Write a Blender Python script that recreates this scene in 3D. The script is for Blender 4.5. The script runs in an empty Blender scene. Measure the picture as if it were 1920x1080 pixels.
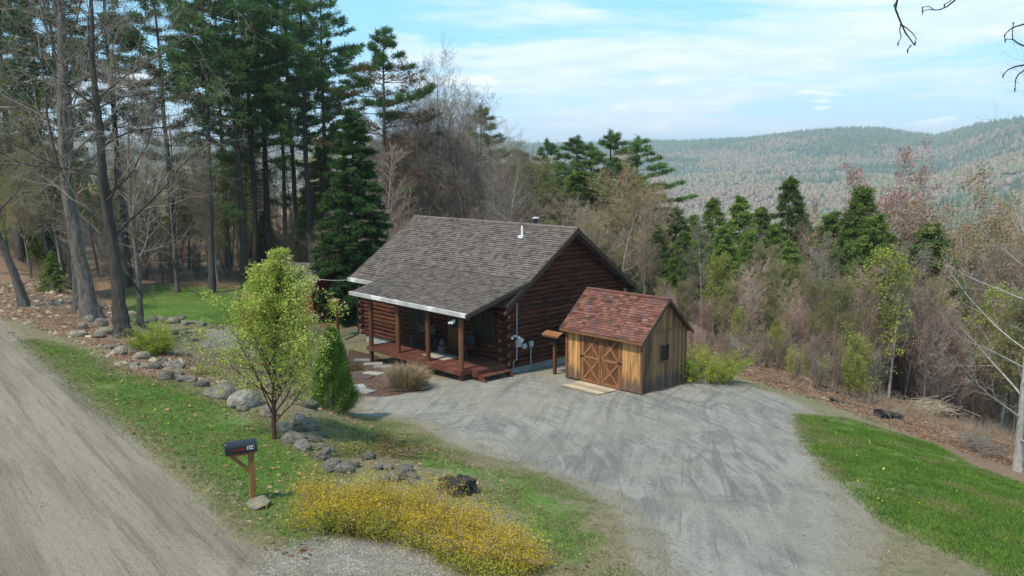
import bpy, math, random
import numpy as np
from mathutils import Vector, Matrix, noise as mn
R = math.radians
sc = bpy.context.scene
col = sc.collection
rs = np.random.RandomState(7)
random.seed(7)

# ------------------------------------------------------------------ camera
CAMZ = 9.0; PITCH = 8.49; FPX = 1539.9
cd = bpy.data.cameras.new('camera'); cam = bpy.data.objects.new('camera', cd); col.objects.link(cam)
cam.location = (0, 0, CAMZ); cam.rotation_euler = (R(90-PITCH), 0, 0)
cd.sensor_width = 36; cd.lens = 36*FPX/1920; cd.clip_start = .1; cd.clip_end = 20000
sc.camera = cam
sc.view_settings.view_transform = 'Standard'; sc.view_settings.look = 'None'
sc.view_settings.gamma = 1; sc.view_settings.exposure = 0.8
# ------------------------------------------------------------------ sun and sky
SUN_EL, SUN_AZ = 57, 222           # azimuth of the sun, clockwise from +Y
sd = bpy.data.lights.new('sun', 'SUN'); so = bpy.data.objects.new('sun', sd); col.objects.link(so)
sd.energy = 3.0; sd.angle = R(4); sd.color = (1, .90, .76)
dv = Vector((math.sin(R(SUN_AZ))*math.cos(R(SUN_EL)), math.cos(R(SUN_AZ))*math.cos(R(SUN_EL)), math.sin(R(SUN_EL))))
so.rotation_euler = dv.to_track_quat('Z', 'Y').to_euler(); so.location = (0, 0, 60)

class NT:
    def __init__(s, nt): s.t = nt; nt.nodes.clear()
    def n(s, ty, **k):
        o = s.t.nodes.new(ty)
        for a, b in k.items(): setattr(o, a, b)
        return o
    def l(s, a, b): s.t.links.new(a, b)
    def put(s, sock, v):
        if isinstance(v, bpy.types.NodeSocket): s.l(v, sock)
        elif isinstance(v, (int, float)) or len(v) == len(sock.default_value): sock.default_value = v
        else: sock.default_value = tuple(v)+(1,)
    def math(s, op, a, b=0.0, c=None, clamp=False):
        o = s.n('ShaderNodeMath', operation=op, use_clamp=clamp); s.put(o.inputs[0], a); s.put(o.inputs[1], b)
        if c is not None: s.put(o.inputs[2], c)
        return o.outputs[0]
    def mix(s, f, a, b, bt='MIX'):
        o = s.n('ShaderNodeMix', data_type='RGBA', blend_type=bt); s.put(o.inputs[0], f); s.put(o.inputs[6], a); s.put(o.inputs[7], b)
        return o.outputs[2]
    def ramp(s, f, a, b):           # smoothstep a..b
        o = s.n('ShaderNodeMapRange', interpolation_type='SMOOTHSTEP'); s.put(o.inputs[0], f)
        o.inputs[1].default_value = a; o.inputs[2].default_value = b; return o.outputs[0]
    def map(s, v, sc=(1, 1, 1), rot=(0, 0, 0), loc=(0, 0, 0)):
        o = s.n('ShaderNodeMapping'); s.l(v, o.inputs[0]); o.inputs[1].default_value = loc
        o.inputs[2].default_value = rot; o.inputs[3].default_value = sc; return o.outputs[0]
    def noise(s, v, scale, detail=4, rough=.55, dist=0):
        o = s.n('ShaderNodeTexNoise'); s.l(v, o.inputs['Vector']); o.inputs['Scale'].default_value = scale
        o.inputs['Detail'].default_value = detail; o.inputs['Roughness'].default_value = rough
        o.inputs['Distortion'].default_value = dist; return o.outputs[0]
    def attr(s, name): return s.n('ShaderNodeAttribute', attribute_name=name)

w = bpy.data.worlds.new("World"); sc.world = w; w.use_nodes = True
t = NT(w.node_tree)
sk = t.n('ShaderNodeTexSky', sky_type='NISHITA', sun_disc=False, sun_elevation=R(SUN_EL), sun_rotation=R(SUN_AZ), air_density=1.0, dust_density=.6, ozone_density=1.2)
tc = t.n('ShaderNodeTexCoord')
sp = t.n('ShaderNodeSeparateXYZ'); t.l(tc.outputs['Generated'], sp.inputs[0])
hz = t.math('MAXIMUM', sp.outputs[2], .0)
dn = t.math('ADD', hz, .10)
cx = t.math('DIVIDE', sp.outputs[0], dn); cy = t.math('DIVIDE', sp.outputs[1], dn)
cb = t.n('ShaderNodeCombineXYZ'); t.l(cx, cb.inputs[0]); t.l(cy, cb.inputs[1])
pl = t.map(cb.outputs[0], (.55, .9, 1), (0, 0, R(-12)), (3.1, 1.3, 0))
n1 = t.noise(pl, .8, 6, .52, .35)
n2 = t.noise(t.map(tc.outputs['Generated'], (3, 3, 26), (0, 0, 0), (2.3, .4, 1.1)), 1.25, 7, .55, .5)
cov = t.math('MULTIPLY', t.math('ADD', t.math('MULTIPLY', n1, .45), t.math('MULTIPLY', n2, .55)), 1.0)
gap = t.math('MULTIPLY', t.ramp(hz, .12, .32), .10)        # more blue higher up
gl = t.math('MULTIPLY', t.ramp(t.math('MULTIPLY', sp.outputs[0], -1), -.12, .25), .11)
cov = t.math('SUBTRACT', cov, t.math('ADD', gap, gl))
cf = t.math('MULTIPLY', t.ramp(cov, .38, .54), .93)
puff = t.noise(t.map(tc.outputs['Generated'], (9, 9, 60)), 1.5, 6, .5, .2)
cc = t.mix(t.ramp(puff, .35, .7), (4.3, 5.3, 6.2), (5.4, 5.9, 6.2))
skc = t.mix(.7, t.mix(1.0, sk.outputs[0], (1.0, 1.15, 1.1), 'MULTIPLY'), (1.7, 4.3, 6.4))
horiz = t.math('MULTIPLY', t.math('SUBTRACT', 1.0, t.ramp(hz, 0, .14)), .75)
mixc = t.mix(horiz, skc, (4.1, 5.4, 6.5))
mixc = t.mix(cf, mixc, cc)
pf = t.noise(t.map(tc.outputs['Generated'], (7, 7, 34), (0, 0, 0), (5.1, 2.2, 0)), 1.7, 5, .5, .1); pfb = t.math('MULTIPLY', t.ramp(hz, .015, .05), t.ramp(hz, .20, .10))
mixc = t.mix(t.math('MULTIPLY', t.math('MULTIPLY', t.ramp(pf, .62, .70), pfb), .8), mixc, (6.2, 6.6, 6.9)); mixc = t.mix(t.math('MULTIPLY', t.math('MULTIPLY', t.ramp(pf, .33, .27), pfb), .6), mixc, (3.2, 4.5, 6.0))
bg = t.n('ShaderNodeBackground'); t.l(mixc, bg.inputs[0]); bg.inputs[1].default_value = .115
t.l(bg.outputs[0], t.n('ShaderNodeOutputWorld').inputs[0])

# ------------------------------------------------------------------ helpers: naming
def tag(o, label=None, cat=None, group=None, kind=None):
    if label: o['label'] = label
    if cat: o['category'] = cat
    if group: o['group'] = group
    if kind: o['kind'] = kind
    return o
def thing(name, label, cat, loc=(0, 0, 0), rz=0, group=None):
    o = bpy.data.objects.new(name, None); col.objects.link(o); o.empty_display_size = .2
    o.location = loc; o.rotation_euler = (0, 0, rz); return tag(o, label, cat, group)
def link(name, me, parent=None):
    o = bpy.data.objects.new(name, me); col.objects.link(o); o.parent = parent; return o
def copy_tree(root, loc=None, rz=None, s=None, label=None):
    c = root.copy(); col.objects.link(c)
    if loc is not None: c.location = loc
    if rz is not None: c.rotation_euler = (0, 0, rz)
    if s is not None: c.scale = s if hasattr(s, '__len__') else (s, s, s)
    if label: c['label'] = label
    for ch in root.children:
        d = ch.copy(); col.objects.link(d); d.parent = c
        for g in ch.children:
            e = g.copy(); col.objects.link(e); e.parent = d
    return c
# ------------------------------------------------------------------ helpers: meshes
def npmesh(name, V, F, mat, v=None, smooth=False, colr=None):
    """V (n,3); F list of int arrays (m,k)"""
    if not isinstance(F, (list, tuple)): F = [F]
    me = bpy.data.meshes.new(name)
    V = np.asarray(V, np.float32); me.vertices.add(len(V)); me.vertices.foreach_set('co', V.ravel())
    loops = np.concatenate([f.ravel() for f in F]).astype(np.int32)
    sizes = np.concatenate([np.full(len(f), f.shape[1]) for f in F]); st = np.concatenate([[0], np.cumsum(sizes)[:-1]]).astype(np.int32)
    me.loops.add(len(loops)); me.loops.foreach_set('vertex_index', loops)
    me.polygons.add(len(sizes)); me.polygons.foreach_set('loop_start', st)
    if smooth: me.polygons.foreach_set('use_smooth', np.ones(len(sizes), bool))
    me.update(calc_edges=True)
    if v is not None:
        a = me.attributes.new('v', 'FLOAT', 'POINT'); a.data.foreach_set('value', np.asarray(v, np.float32))
    if colr is not None:
        for nm, c in colr.items():
            a = me.attributes.new(nm, 'FLOAT_COLOR', 'POINT'); a.data.foreach_set('color', np.asarray(c, np.float32).ravel())
    if mat: me.materials.append(mat)
    return me
class MB:
    def __init__(s): s.V = []; s.F = []; s.v = []
    def add(s, V, F, v=.5):
        b = len(s.V); s.V += [tuple(p) for p in V]; s.F += [tuple(i+b for i in f) for f in F]; s.v += [v]*len(V)
    def box(s, x0, x1, y0, y1, z0, z1, v=.5, M=None):
        P = [(x0, y0, z0), (x1, y0, z0), (x1, y1, z0), (x0, y1, z0), (x0, y0, z1), (x1, y0, z1), (x1, y1, z1), (x0, y1, z1)]
        if M: P = [M @ Vector(p) for p in P]
        s.add(P, [(0, 3, 2, 1), (4, 5, 6, 7), (0, 1, 5, 4), (1, 2, 6, 5), (2, 3, 7, 6), (3, 0, 4, 7)], v)
    def beam(s, a, b, w_, h_, up=(0, 0, 1), v=.5):
        a = Vector(a); b = Vector(b); d = (b-a); L = d.length; d.normalize()
        sx = d.cross(Vector(up)).normalized(); uz = sx.cross(d)
        M = Matrix((( d.x, sx.x, uz.x, a.x), (d.y, sx.y, uz.y, a.y), (d.z, sx.z, uz.z, a.z), (0, 0, 0, 1)))
        s.box(0, L, -w_/2, w_/2, -h_/2, h_/2, v, M)
    def tube(s, pts, r, n=8, v=.5, cap=True):
        pts = [Vector(p) for p in pts]; rr = r if hasattr(r, '__len__') else [r]*len(pts); b = []; V = []; F = []
        for i, p in enumerate(pts):
            d = (pts[min(i+1, len(pts)-1)]-pts[max(i-1, 0)]).normalized()
            a = d.cross(Vector((0, 0, 1)) if abs(d.z) < .9 else Vector((1, 0, 0))).normalized(); c = d.cross(a)
            for k in range(n):
                t_ = 2*math.pi*k/n; V.append(p+(a*math.cos(t_)+c*math.sin(t_))*rr[i])
        for i in range(len(pts)-1):
            for k in range(n): F.append((i*n+k, i*n+(k+1) % n, (i+1)*n+(k+1) % n, (i+1)*n+k))
        if cap: F.append(tuple(range(n))); F.append(tuple((len(pts)-1)*n+k for k in range(n))[::-1])
        s.add(V, F, v)
    def poly(s, P, thick, v=.5):      # extruded convex polygon along vector thick
        n = len(P); V = [Vector(p) for p in P]; V += [p+Vector(thick) for p in V]
        s.add(V, [tuple(range(n))[::-1], tuple(range(n, 2*n))]+[(i, (i+1) % n, n+(i+1) % n, n+i) for i in range(n)], v)
    def build(s, name, mat, parent=None, smooth=False, bevel=0):
        me = bpy.data.meshes.new(name); me.from_pydata(s.V, [], s.F)
        a = me.attributes.new('v', 'FLOAT', 'POINT'); a.data.foreach_set('value', s.v)
        if smooth: me.polygons.foreach_set('use_smooth', [True]*len(me.polygons))
        me.materials.append(mat); o = link(name, me, parent)
        if bevel:
            m = o.modifiers.new('bevel', 'BEVEL'); m.width = bevel; m.segments = 2; m.limit_method = 'ANGLE'
        return o
# ------------------------------------------------------------------ helpers: materials
MATS = {}
def mat(name, c1, c2=None, scale=4, rough=.8, bump=.15, vamp=.35, stretch=(1, 1, 1), detail=5, trans=0, inst=0, metal=0, spec=.3, c3=None, coord='Object', bdist=.02, stain=False):
    m = bpy.data.materials.new(name); m.use_nodes = True; t = NT(m.node_tree); MATS[name] = m
    c2 = c2 or c1; tc = t.n('ShaderNodeTexCoord'); vec = t.map(tc.outputs[coord], stretch)
    nz = t.noise(vec, scale, detail, .6)
    c = t.mix(t.ramp(nz, .3, .7), c1, c2)
    if c3: c = t.mix(t.ramp(t.noise(vec, scale*.37, 3), .5, .68), c, c3)
    k = t.math('MULTIPLY_ADD', t.attr('v').outputs['Fac'], vamp*2, 1-vamp)
    if inst:
        oi = t.n('ShaderNodeObjectInfo'); k = t.math('MULTIPLY', k, t.math('MULTIPLY_ADD', oi.outputs['Random'], inst*2, 1-inst))
    if stain:
        so_ = t.n('ShaderNodeSeparateXYZ'); t.l(tc.outputs['Object'], so_.inputs[0]); st_ = t.noise(t.map(tc.outputs['Object'], (9, 9, .8)), 1.2, 6, .7)
        c = t.mix(t.math('MULTIPLY', t.ramp(t.math('MULTIPLY_ADD', st_, 1.35, t.math('MULTIPLY', so_.outputs[2], -1)), -.12, .32), .8), c, (.075, .07, .062))
    c = t.mix(1, c, k, 'MULTIPLY')
    o = t.n('ShaderNodeOutputMaterial')
    if trans:
        d = t.n('ShaderNodeBsdfDiffuse'); tr = t.n('ShaderNodeBsdfTranslucent'); mx = t.n('ShaderNodeMixShader')
        t.l(c, d.inputs[0]); t.l(c, tr.inputs[0]); mx.inputs[0].default_value = trans
        t.l(d.outputs[0], mx.inputs[1]); t.l(tr.outputs[0], mx.inputs[2]); t.l(mx.outputs[0], o.inputs[0])
    else:
        p = t.n('ShaderNodeBsdfPrincipled'); t.l(c, p.inputs['Base Color']); p.inputs['Roughness'].default_value = rough
        p.inputs['Metallic'].default_value = metal; p.inputs['Specular IOR Level'].default_value = spec
        if bump:
            b = t.n('ShaderNodeBump'); b.inputs['Strength'].default_value = bump; b.inputs['Distance'].default_value = bdist
            t.l(t.noise(vec, scale*3, 4), b.inputs['Height']); t.l(b.outputs[0], p.inputs['Normal'])
        t.l(p.outputs[0], o.inputs[0])
    return m
M_log = mat('log_stain', (.055, .020, .012), (.115, .040, .022), 3, .75, .3, .3, (1, 1, 6), c3=(.03, .012, .008), spec=.12)
M_logend = mat('log_end', (.20, .13, .08), (.11, .065, .04), 8, .8, .2)
M_post = mat('post_stain', (.15, .062, .028), (.09, .035, .018), 4, .6, .25, .3, (6, 6, .6))
M_deck = mat('deck_stain', (.125, .045, .030), (.095, .034, .024), 2.5, .55, .2, .25, (1, 5, 1), c3=(.15, .07, .05))
M_shingle = mat('grey_brown_shingle', (.108, .088, .076), (.155, .128, .11), 9, .9, .5, .26, c3=(.075, .062, .052))
M_redshingle = mat('red_shingle', (.12, .048, .034), (.17, .074, .052), 5, .9, .5, .55, c3=(.095, .055, .05))
M_dark = mat('dark_brown_trim', (.035, .022, .016), (.055, .035, .026), 4, .7, .1)
M_fascia = mat('weathered_white_metal', (.45, .44, .42), (.30, .285, .26), 2.2, .5, .05, .2, c3=(.7, .7, .69))
M_found = mat('concrete', (.36, .36, .36), (.27, .27, .27), 2, .9, .1)
M_white = mat('white_pvc', (.75, .75, .74), (.62, .62, .61), 3, .45, 0, .1)
M_grey = mat('grey_plastic', (.42, .44, .45), (.36, .37, .38), 3, .5, 0, .2)
M_black = mat('black_paint', (.012, .014, .017), (.02, .023, .027), 5, .32, .05, .1, spec=.5)
M_iron = mat('black_iron', (.015, .015, .015), (.03, .028, .026), 8, .5, .1)
M_glass = mat('dark_glass', (.010, .012, .012), (.014, .016, .017), 1, .2, 0, 0, spec=.25)
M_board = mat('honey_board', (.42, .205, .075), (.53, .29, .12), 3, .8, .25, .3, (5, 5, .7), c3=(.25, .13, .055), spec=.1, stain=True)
M_boardw = mat('weathered_shaded_board', (.29, .16, .072), (.20, .12, .062), 2.2, .85, .3, .4, (4, 4, .5), c3=(.12, .082, .055), spec=.1, stain=True)  # weathering plus the gable side's shade, put into a darker board colour
M_door = mat('orange_stained_board', (.15, .062, .024), (.10, .042, .018), 3, .6, .2, .25, (4, 4, .8))
M_brace = mat('orange_brace', (.25, .115, .05), (.18, .08, .034), 4, .6, .2, .2)
M_trim = mat('brown_trim_board', (.14, .065, .03), (.19, .095, .045), 4, .7, .2, .2)
M_ramp = mat('grey_plank', (.42, .34, .235), (.33, .27, .19), 3, .85, .2, .3)
M_redwood = mat('red_paint', (.23, .03, .02), (.16, .022, .016), 3, .7, .1, .25)
M_slab = mat('pale_slab', (.30, .285, .255), (.22, .21, .19), 4, .9, .2, .3)
M_rock = mat('grey_rock', (.34, .305, .25), (.15, .135, .11), 2.2, .95, 1.0, .25, c3=(.36, .335, .27), inst=.35, bdist=.12, detail=9)
M_rocktan = mat('tan_rock', (.42, .36, .27), (.27, .23, .17), 2.2, .95, 1.0, .25, inst=.25, bdist=.12, detail=9)
M_stump = mat('charred_stump', (.022, .02, .018), (.06, .052, .045), 5, .9, .8, .3, (5, 5, 1), bdist=.05)
M_bark = mat('grey_bark', (.17, .145, .12), (.065, .057, .048), 5, .95, 1.0, .25, (3, 3, .6), inst=.25, bdist=.06, c3=(.16, .15, .13))
M_barkpale = mat('pale_bark', (.34, .32, .285), (.22, .20, .175), 5, .9, .4, .25, (2, 2, 1), inst=.15)
M_barkdark = mat('dark_bark', (.085, .072, .062), (.05, .043, .037), 5, .95, .8, .25, (3, 3, .5), inst=.3, bdist=.06)
M_barkred = mat('red_bark', (.09, .04, .028), (.06, .03, .022), 6, .8, .3, .2)
M_twig = mat('grey_twig', (.28, .24, .195), (.185, .155, .125), 2, .9, 0, .3, inst=.3)
M_twigbrown = mat('brown_twig', (.29, .215, .155), (.19, .145, .105), 2, .9, 0, .3, inst=.3)
M_twigpurple = mat('purple_twig', (.42, .28, .235), (.29, .195, .165), 2, .9, 0, .3, inst=.3)
M_twigtan = mat('tan_twig', (.38, .31, .22), (.27, .21, .15), 2, .9, 0, .3, inst=.25)
M_pine = mat('pine_needles', (.115, .195, .062), (.065, .13, .048), 1.2, .9, 0, .5, trans=.4, inst=.3)
M_pinebrown = mat('browned_needles', (.17, .10, .05), (.11, .075, .04), 1.2, .9, 0, .4, trans=.25, inst=.2)
M_pineb = mat('bright_pine_needles', (.15, .24, .07), (.10, .17, .055), 1.2, .9, 0, .5, trans=.4, inst=.25)
M_hemlock = mat('hemlock_needles', (.185, .25, .060), (.11, .17, .045), 1.2, .9, 0, .5, trans=.4, inst=.35)
M_spruce = mat('spruce_needles', (.062, .12, .032), (.034, .075, .025), 1.5, .9, 0, .55, trans=.3)
M_arbor = mat('arborvitae_fans', (.12, .22, .035), (.05, .115, .02), 2.5, .9, 0, .3, trans=.25)
M_leaf = mat('yellow_green_leaf', (.47, .51, .12), (.32, .39, .075), 1.5, .9, 0, .4, trans=.45, c3=(.55, .52, .25))
M_bud = mat('lime_buds', (.34, .36, .07), (.25, .29, .06), .7, .9, 0, .35, trans=.35, inst=.2)
M_budorange = mat('orange_buds', (.34, .22, .10), (.25, .18, .08), .7, .9, 0, .35, trans=.3, inst=.2)
M_budred = mat('red_buds', (.36, .18, .14), (.27, .14, .11), .7, .9, 0, .35, trans=.3, inst=.2)
M_budgreen = mat('olive_buds', (.24, .25, .08), (.17, .185, .06), .7, .9, 0, .35, trans=.3, inst=.25)
M_fors = mat('forsythia_petal', (.58, .39, .04), (.36, .32, .05), 1.1, .9, 0, .5, trans=.3, c3=(.30, .35, .06))
M_lime = mat('lime_leaf', (.33, .39, .05), (.25, .31, .04), 2, .9, 0, .35, trans=.4)
M_straw = mat('dry_straw', (.42, .32, .20), (.33, .24, .14), 3, .9, 0, .4, trans=.2)
M_mulchplant = mat('rusty_groundcover', (.16, .07, .035), (.12, .10, .03), 3, .9, 0, .4, trans=.2)

# ------------------------------------------------------------------ terrain height
def sst(x): x = np.clip(x, 0, 1); return x*x*(3-2*x)
def spl(x, k=2.0): return np.logaddexp(0, x/k)*k
def vnoise(x, y, s, seed=0):
    """cheap smooth value noise, vectorised"""
    x = x*s+seed*17.3; y = y*s-seed*9.1
    xi = np.floor(x); yi = np.floor(y); fx = sst(x-xi); fy = sst(y-yi)
    def h(a, b): q = np.sin(a*127.1+b*311.7+seed*3.7)*43758.5453; return q-np.floor(q)
    return (h(xi, yi)*(1-fx)+h(xi+1, yi)*fx)*(1-fy)+(h(xi, yi+1)*(1-fx)+h(xi+1, yi+1)*fx)*fy-.5
def roads(x, y): return (x+3.6)*.775+(y-11.6)*.632
def nearh(x, y):
    s = roads(x, y)
    yard = .35-.33*sst((y-31.5)/7)+2.75*sst((31-y)/25)
    xe = 9-.17*np.maximum(0, 24.7-y)
    D = .19*spl(x-xe, .8)*np.exp(-np.maximum(0, x-xe)/260)+.20*spl(.8*x+.6*y-34, 4)
    low = yard-112*(1-np.exp(-D/112))
    top = 2.9-.09*np.clip(s, 0, 8)
    k = sst((s-3.6)/(5.4+.8*vnoise(x, y, .25, 3)))
    z = np.where(s < 0, 2.9, np.maximum(top, low)*(1-k)+low*k)
    return z
SKY = [(-3000, 262), (940, 262), (1000, 267), (1100, 266), (1200, 262), (1290, 262), (1400, 258), (1480, 249), (1560, 243), (1640, 244), (1700, 253), (1745, 257), (1800, 243), (1850, 236), (1920, 230), (2300, 215), (3500, 230), (9000, 260)]
def farh(x, y):
    r = np.hypot(x, y)+1e-6; az = np.arctan2(x, np.maximum(y, 1e-3)); az = np.where(y <= 0, np.sign(x)*1.45, az)
    px = 960+FPX*np.tan(np.clip(az, -1.4, 1.4))
    sky = np.interp(px, [a for a, b in SKY], [b for a, b in SKY])
    rr = 3300-1000*sst((px-1690)/260)+250*np.sin(px/140.)
    elev = (309-sky)/FPX*np.cos(az)**0
    top = elev*rr+CAMZ-11
    base = -95+20*vnoise(x, y, .0012, 5)
    t_ = np.clip((r-820)/(rr-820), 0, 1)
    up = t_**1.25
    rough = 46*vnoise(x, y, .0021, 1)+24*vnoise(x, y, .0052, 2)+9*vnoise(x, y, .013, 4)
    z = base+(top-base)*up+rough*np.sin(np.clip(t_, 0, 1)*math.pi)**.8
    z = np.where(r > rr, top-(r-rr)*.12, z)
    return z
def height(x, y):
    x = np.asarray(x, float); y = np.asarray(y, float); r = np.hypot(x, y)
    k = sst((r-260)/500)
    z = nearh(x, y)*(1-k)+farh(x, y)*k
    bump = .10*vnoise(x, y, .45, 7)+.05*vnoise(x, y, 1.3, 8)
    s = roads(x, y)
    return z+bump*sst(s/1.5)*.9+.9*vnoise(x, y, .06, 9)*sst((r-48)/30)
CA, SA = math.cos(R(PITCH)), math.sin(R(PITCH))
def ray(px, py):
    u = (px-960)/FPX; v = -(py-540)/FPX
    return np.array([u, CA+v*SA, -SA+v*CA])
def G(px, py, hi=400):
    """point of the terrain that the photo shows at this pixel"""
    d = ray(px, py); ts = np.concatenate([np.arange(6, 80, .05), np.arange(80, hi, .5)])
    P = d[None]*ts[:, None]; P[:, 2] += CAMZ
    k = np.argmax(P[:, 2] < height(P[:, 0], P[:, 1])); p = P[k]
    return Vector((p[0], p[1], float(height(p[0], p[1]))))
def T(px, Y):
    x = (px-960)/FPX*(Y*CA+7*SA); return Vector((x, Y, float(height(x, Y))))
def topz(py, Y): return CAMZ+Y*(SA*-1+CA*(-(py-540)/FPX))/(CA+SA*(-(py-540)/FPX))
def hz_(x, y): return float(height(x, y))
def frame(ox, oy, rz):
    c, s = math.cos(rz), math.sin(rz)
    return lambda x, y: (ox+c*x-s*y, oy+s*x+c*y)

# ------------------------------------------------------------------ surface zones on the ground (world polygons)
def poly(px): return np.array([G(a, b)[:2] for a, b in px])
def sdf(P, x, y):
    inside = np.zeros(x.shape, bool); dm = np.full(x.shape, 1e9)
    n = len(P)
    for i in range(n):
        a = P[i]; b = P[(i+1) % n]; ex, ey = b-a; wx, wy = x-a[0], y-a[1]
        t_ = np.clip((wx*ex+wy*ey)/(ex*ex+ey*ey+1e-9), 0, 1); dm = np.minimum(dm, np.hypot(wx-ex*t_, wy-ey*t_))
        c = (a[1] > y) != (b[1] > y)
        with np.errstate(divide='ignore', invalid='ignore'): inside ^= c & (x < (b[0]-a[0])*(y-a[1])/(b[1]-a[1])+a[0])
    return np.where(inside, dm, -dm)
def road_edge(P, n=6): return P
DRIVE = poly([(655, 770), (700, 782), (790, 800), (860, 838), (960, 868), (1040, 895), (1105, 925), (1150, 965), (1178, 1010), (1190, 1078), (1205, 1079), (1640, 1079), (1660, 1040), (1640, 960), (1590, 900), (1545, 850), (1515, 800), (1540, 775), (1480, 745), (1380, 716), (1310, 709), (1290, 690)])
DRIVE = np.vstack([DRIVE[:11], [[3.2, 8], [1.5, 4], [9, 3], [7.5, 9]], DRIVE[11:], [[8.5, 37.5], [3, 39], [-1.2, 34.5], [-3.2, 33.2], [-5.6, 36], [-11, 42], [-14, 40], [-9.5, 35.5], [-6.2, 32.6]]])
MULCH = poly([(665, 745), (745, 742), (800, 728), (812, 700), (760, 690), (700, 664), (655, 655), (640, 700)])
LAWNR = poly([(1512, 782), (1600, 790), (1700, 820), (1740, 832), (1800, 868), (1920, 912), (2100, 990), (2100, 1079), (1890, 1079), (1800, 1035), (1690, 985), (1620, 925), (1570, 880), (1522, 830)])
LAWNL = poly([(225, 545), (300, 535), (440, 538), (560, 560), (560, 612), (440, 612), (300, 608), (230, 600)])
VERGE = poly([(60, 640), (150, 660), (220, 705), (330, 720), (420, 760), (480, 790), (540, 830), (640, 885), (590, 960), (560, 1010), (470, 985), (400, 900), (330, 850), (270, 800), (200, 760), (130, 700)])
MIDG = poly([(640, 790), (700, 790), (760, 795), (800, 830), (900, 870), (1000, 895), (1080, 930), (1140, 975), (1170, 1079), (1000, 1079), (940, 960), (860, 900), (760, 870), (690, 850), (600, 810)])
LITTER1 = poly([(-60, 590), (60, 610), (170, 650), (250, 700), (330, 718), (400, 715), (430, 740), (400, 700), (330, 660), (240, 620), (230, 560), (-60, 540)])
PATCH = poly([(520, 1040), (590, 1018), (700, 1022), (790, 1040), (830, 1079), (500, 1079)])
POND = poly([(370, 650), (390, 615), (450, 612), (470, 640), (440, 665)])

# nonuniform grid: fine where the photo is close
def axis(lo, hi, a, b, fine):
    mid = np.arange(a, b+1e-6, fine); out = [b]; st = fine
    while out[-1] < hi: st *= 1.06; out.append(out[-1]+st)
    o2 = [a]; st = fine
    while o2[-1] > lo: st *= 1.06; o2.append(o2[-1]-st)
    return np.concatenate([np.array(o2[1:])[::-1], mid, np.array(out[1:])])
gx = axis(-700, 900, -22, 19, .17); gy = axis(-120, 1000, 9, 46, .17)
XX, YY = np.meshgrid(gx, gy); ZZ = height(XX, YY)
def zonemask(P, soft, x, y): return np.clip(sdf(P, x, y)/soft*.5+.5, 0, 1)
xf, yf = XX.ravel(), YY.ravel()
S = roads(xf, yf)
m_drive = np.maximum(zonemask(DRIVE, .9, xf, yf), zonemask(PATCH, .6, xf, yf)*.95)
m_road = np.clip((-S+.15)/.9*.5+.5, 0, 1)
q = .8*xf+.6*yf
crest = zonemask(LAWNR, .8, xf, yf)
woods = np.clip(np.maximum.reduce([(yf-45)/3+.5, (q-29.5)/2.0, (xf-13.5)/2]), 0, 1)
woods = np.where((xf > 6) | (yf > 40), woods, 0)
m_lit = np.maximum(woods*(1-np.maximum(crest, zonemask(LAWNL, 1.5, xf, yf))), zonemask(LITTER1, 1.0, xf, yf)*.9)
m_lit = np.where(S < -6, np.maximum(m_lit, .8), m_lit)
m_mulch = np.maximum(zonemask(MULCH, .5, xf, yf), zonemask(POND, .5, xf, yf)*0)
green = np.maximum.reduce([crest*.95, zonemask(LAWNL, 1.5, xf, yf)*.82, zonemask(VERGE, 1.2, xf, yf)*.98, zonemask(MIDG, 1.2, xf, yf)*.78, .28+0*xf])
pond = zonemask(POND, .5, xf, yf)
m_drive = np.maximum(m_drive, pond*.9)
def track(px, soft=1.0):
    C_ = [np.array(G(a, b)[:2]) for a, b in px]; D_ = []
    for i in range(len(C_)-1):                 # Catmull-Rom, finely sampled
        p0 = C_[max(i-1, 0)]; p1 = C_[i]; p2 = C_[i+1]; p3 = C_[min(i+2, len(C_)-1)]
        for s in np.arange(0, 1, .06): D_.append(.5*(2*p1+(p2-p0)*s+(2*p0-5*p1+4*p2-p3)*s*s+(3*p1-p0-3*p2+p3)*s**3))
    D_.append(C_[-1]); D_ = np.array(D_); T_ = np.gradient(D_, axis=0); T_ /= np.linalg.norm(T_, axis=1)[:, None]; cum = np.concatenate([[0], np.cumsum(np.linalg.norm(np.diff(D_, axis=0), axis=1))])
    lat = np.zeros(len(xf)); alo = np.zeros(len(xf)); sel = np.where(m_drive > .05)[0]
    for c0 in range(0, len(sel), 20000):
        ii = sel[c0:c0+20000]; dx = xf[ii][:, None]-D_[None, :, 0]; dy = yf[ii][:, None]-D_[None, :, 1]; k = np.argmin(dx*dx+dy*dy, 1); a_ = np.arange(len(ii))
        lat[ii] = dx[a_, k]*T_[k, 1]-dy[a_, k]*T_[k, 0]; alo[ii] = cum[k]+dx[a_, k]*T_[k, 0]+dy[a_, k]*T_[k, 1]
    return lat, alo
la, aa_ = track([(1560, 1300), (1440, 1079), (1370, 930), (1260, 830), (1120, 770), (960, 735), (800, 752)])
lb, ab_ = track([(1560, 1300), (1440, 1079), (1400, 930), (1360, 820), (1340, 760), (1390, 728)])
mC = np.stack([la, aa_, lb, ab_], 1)
mA = np.stack([m_drive, m_road, m_lit, m_mulch], 1); mB = np.stack([green, zonemask(LAWNL, 1.5, xf, yf), S*0, S*0+1], 1)

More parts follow.
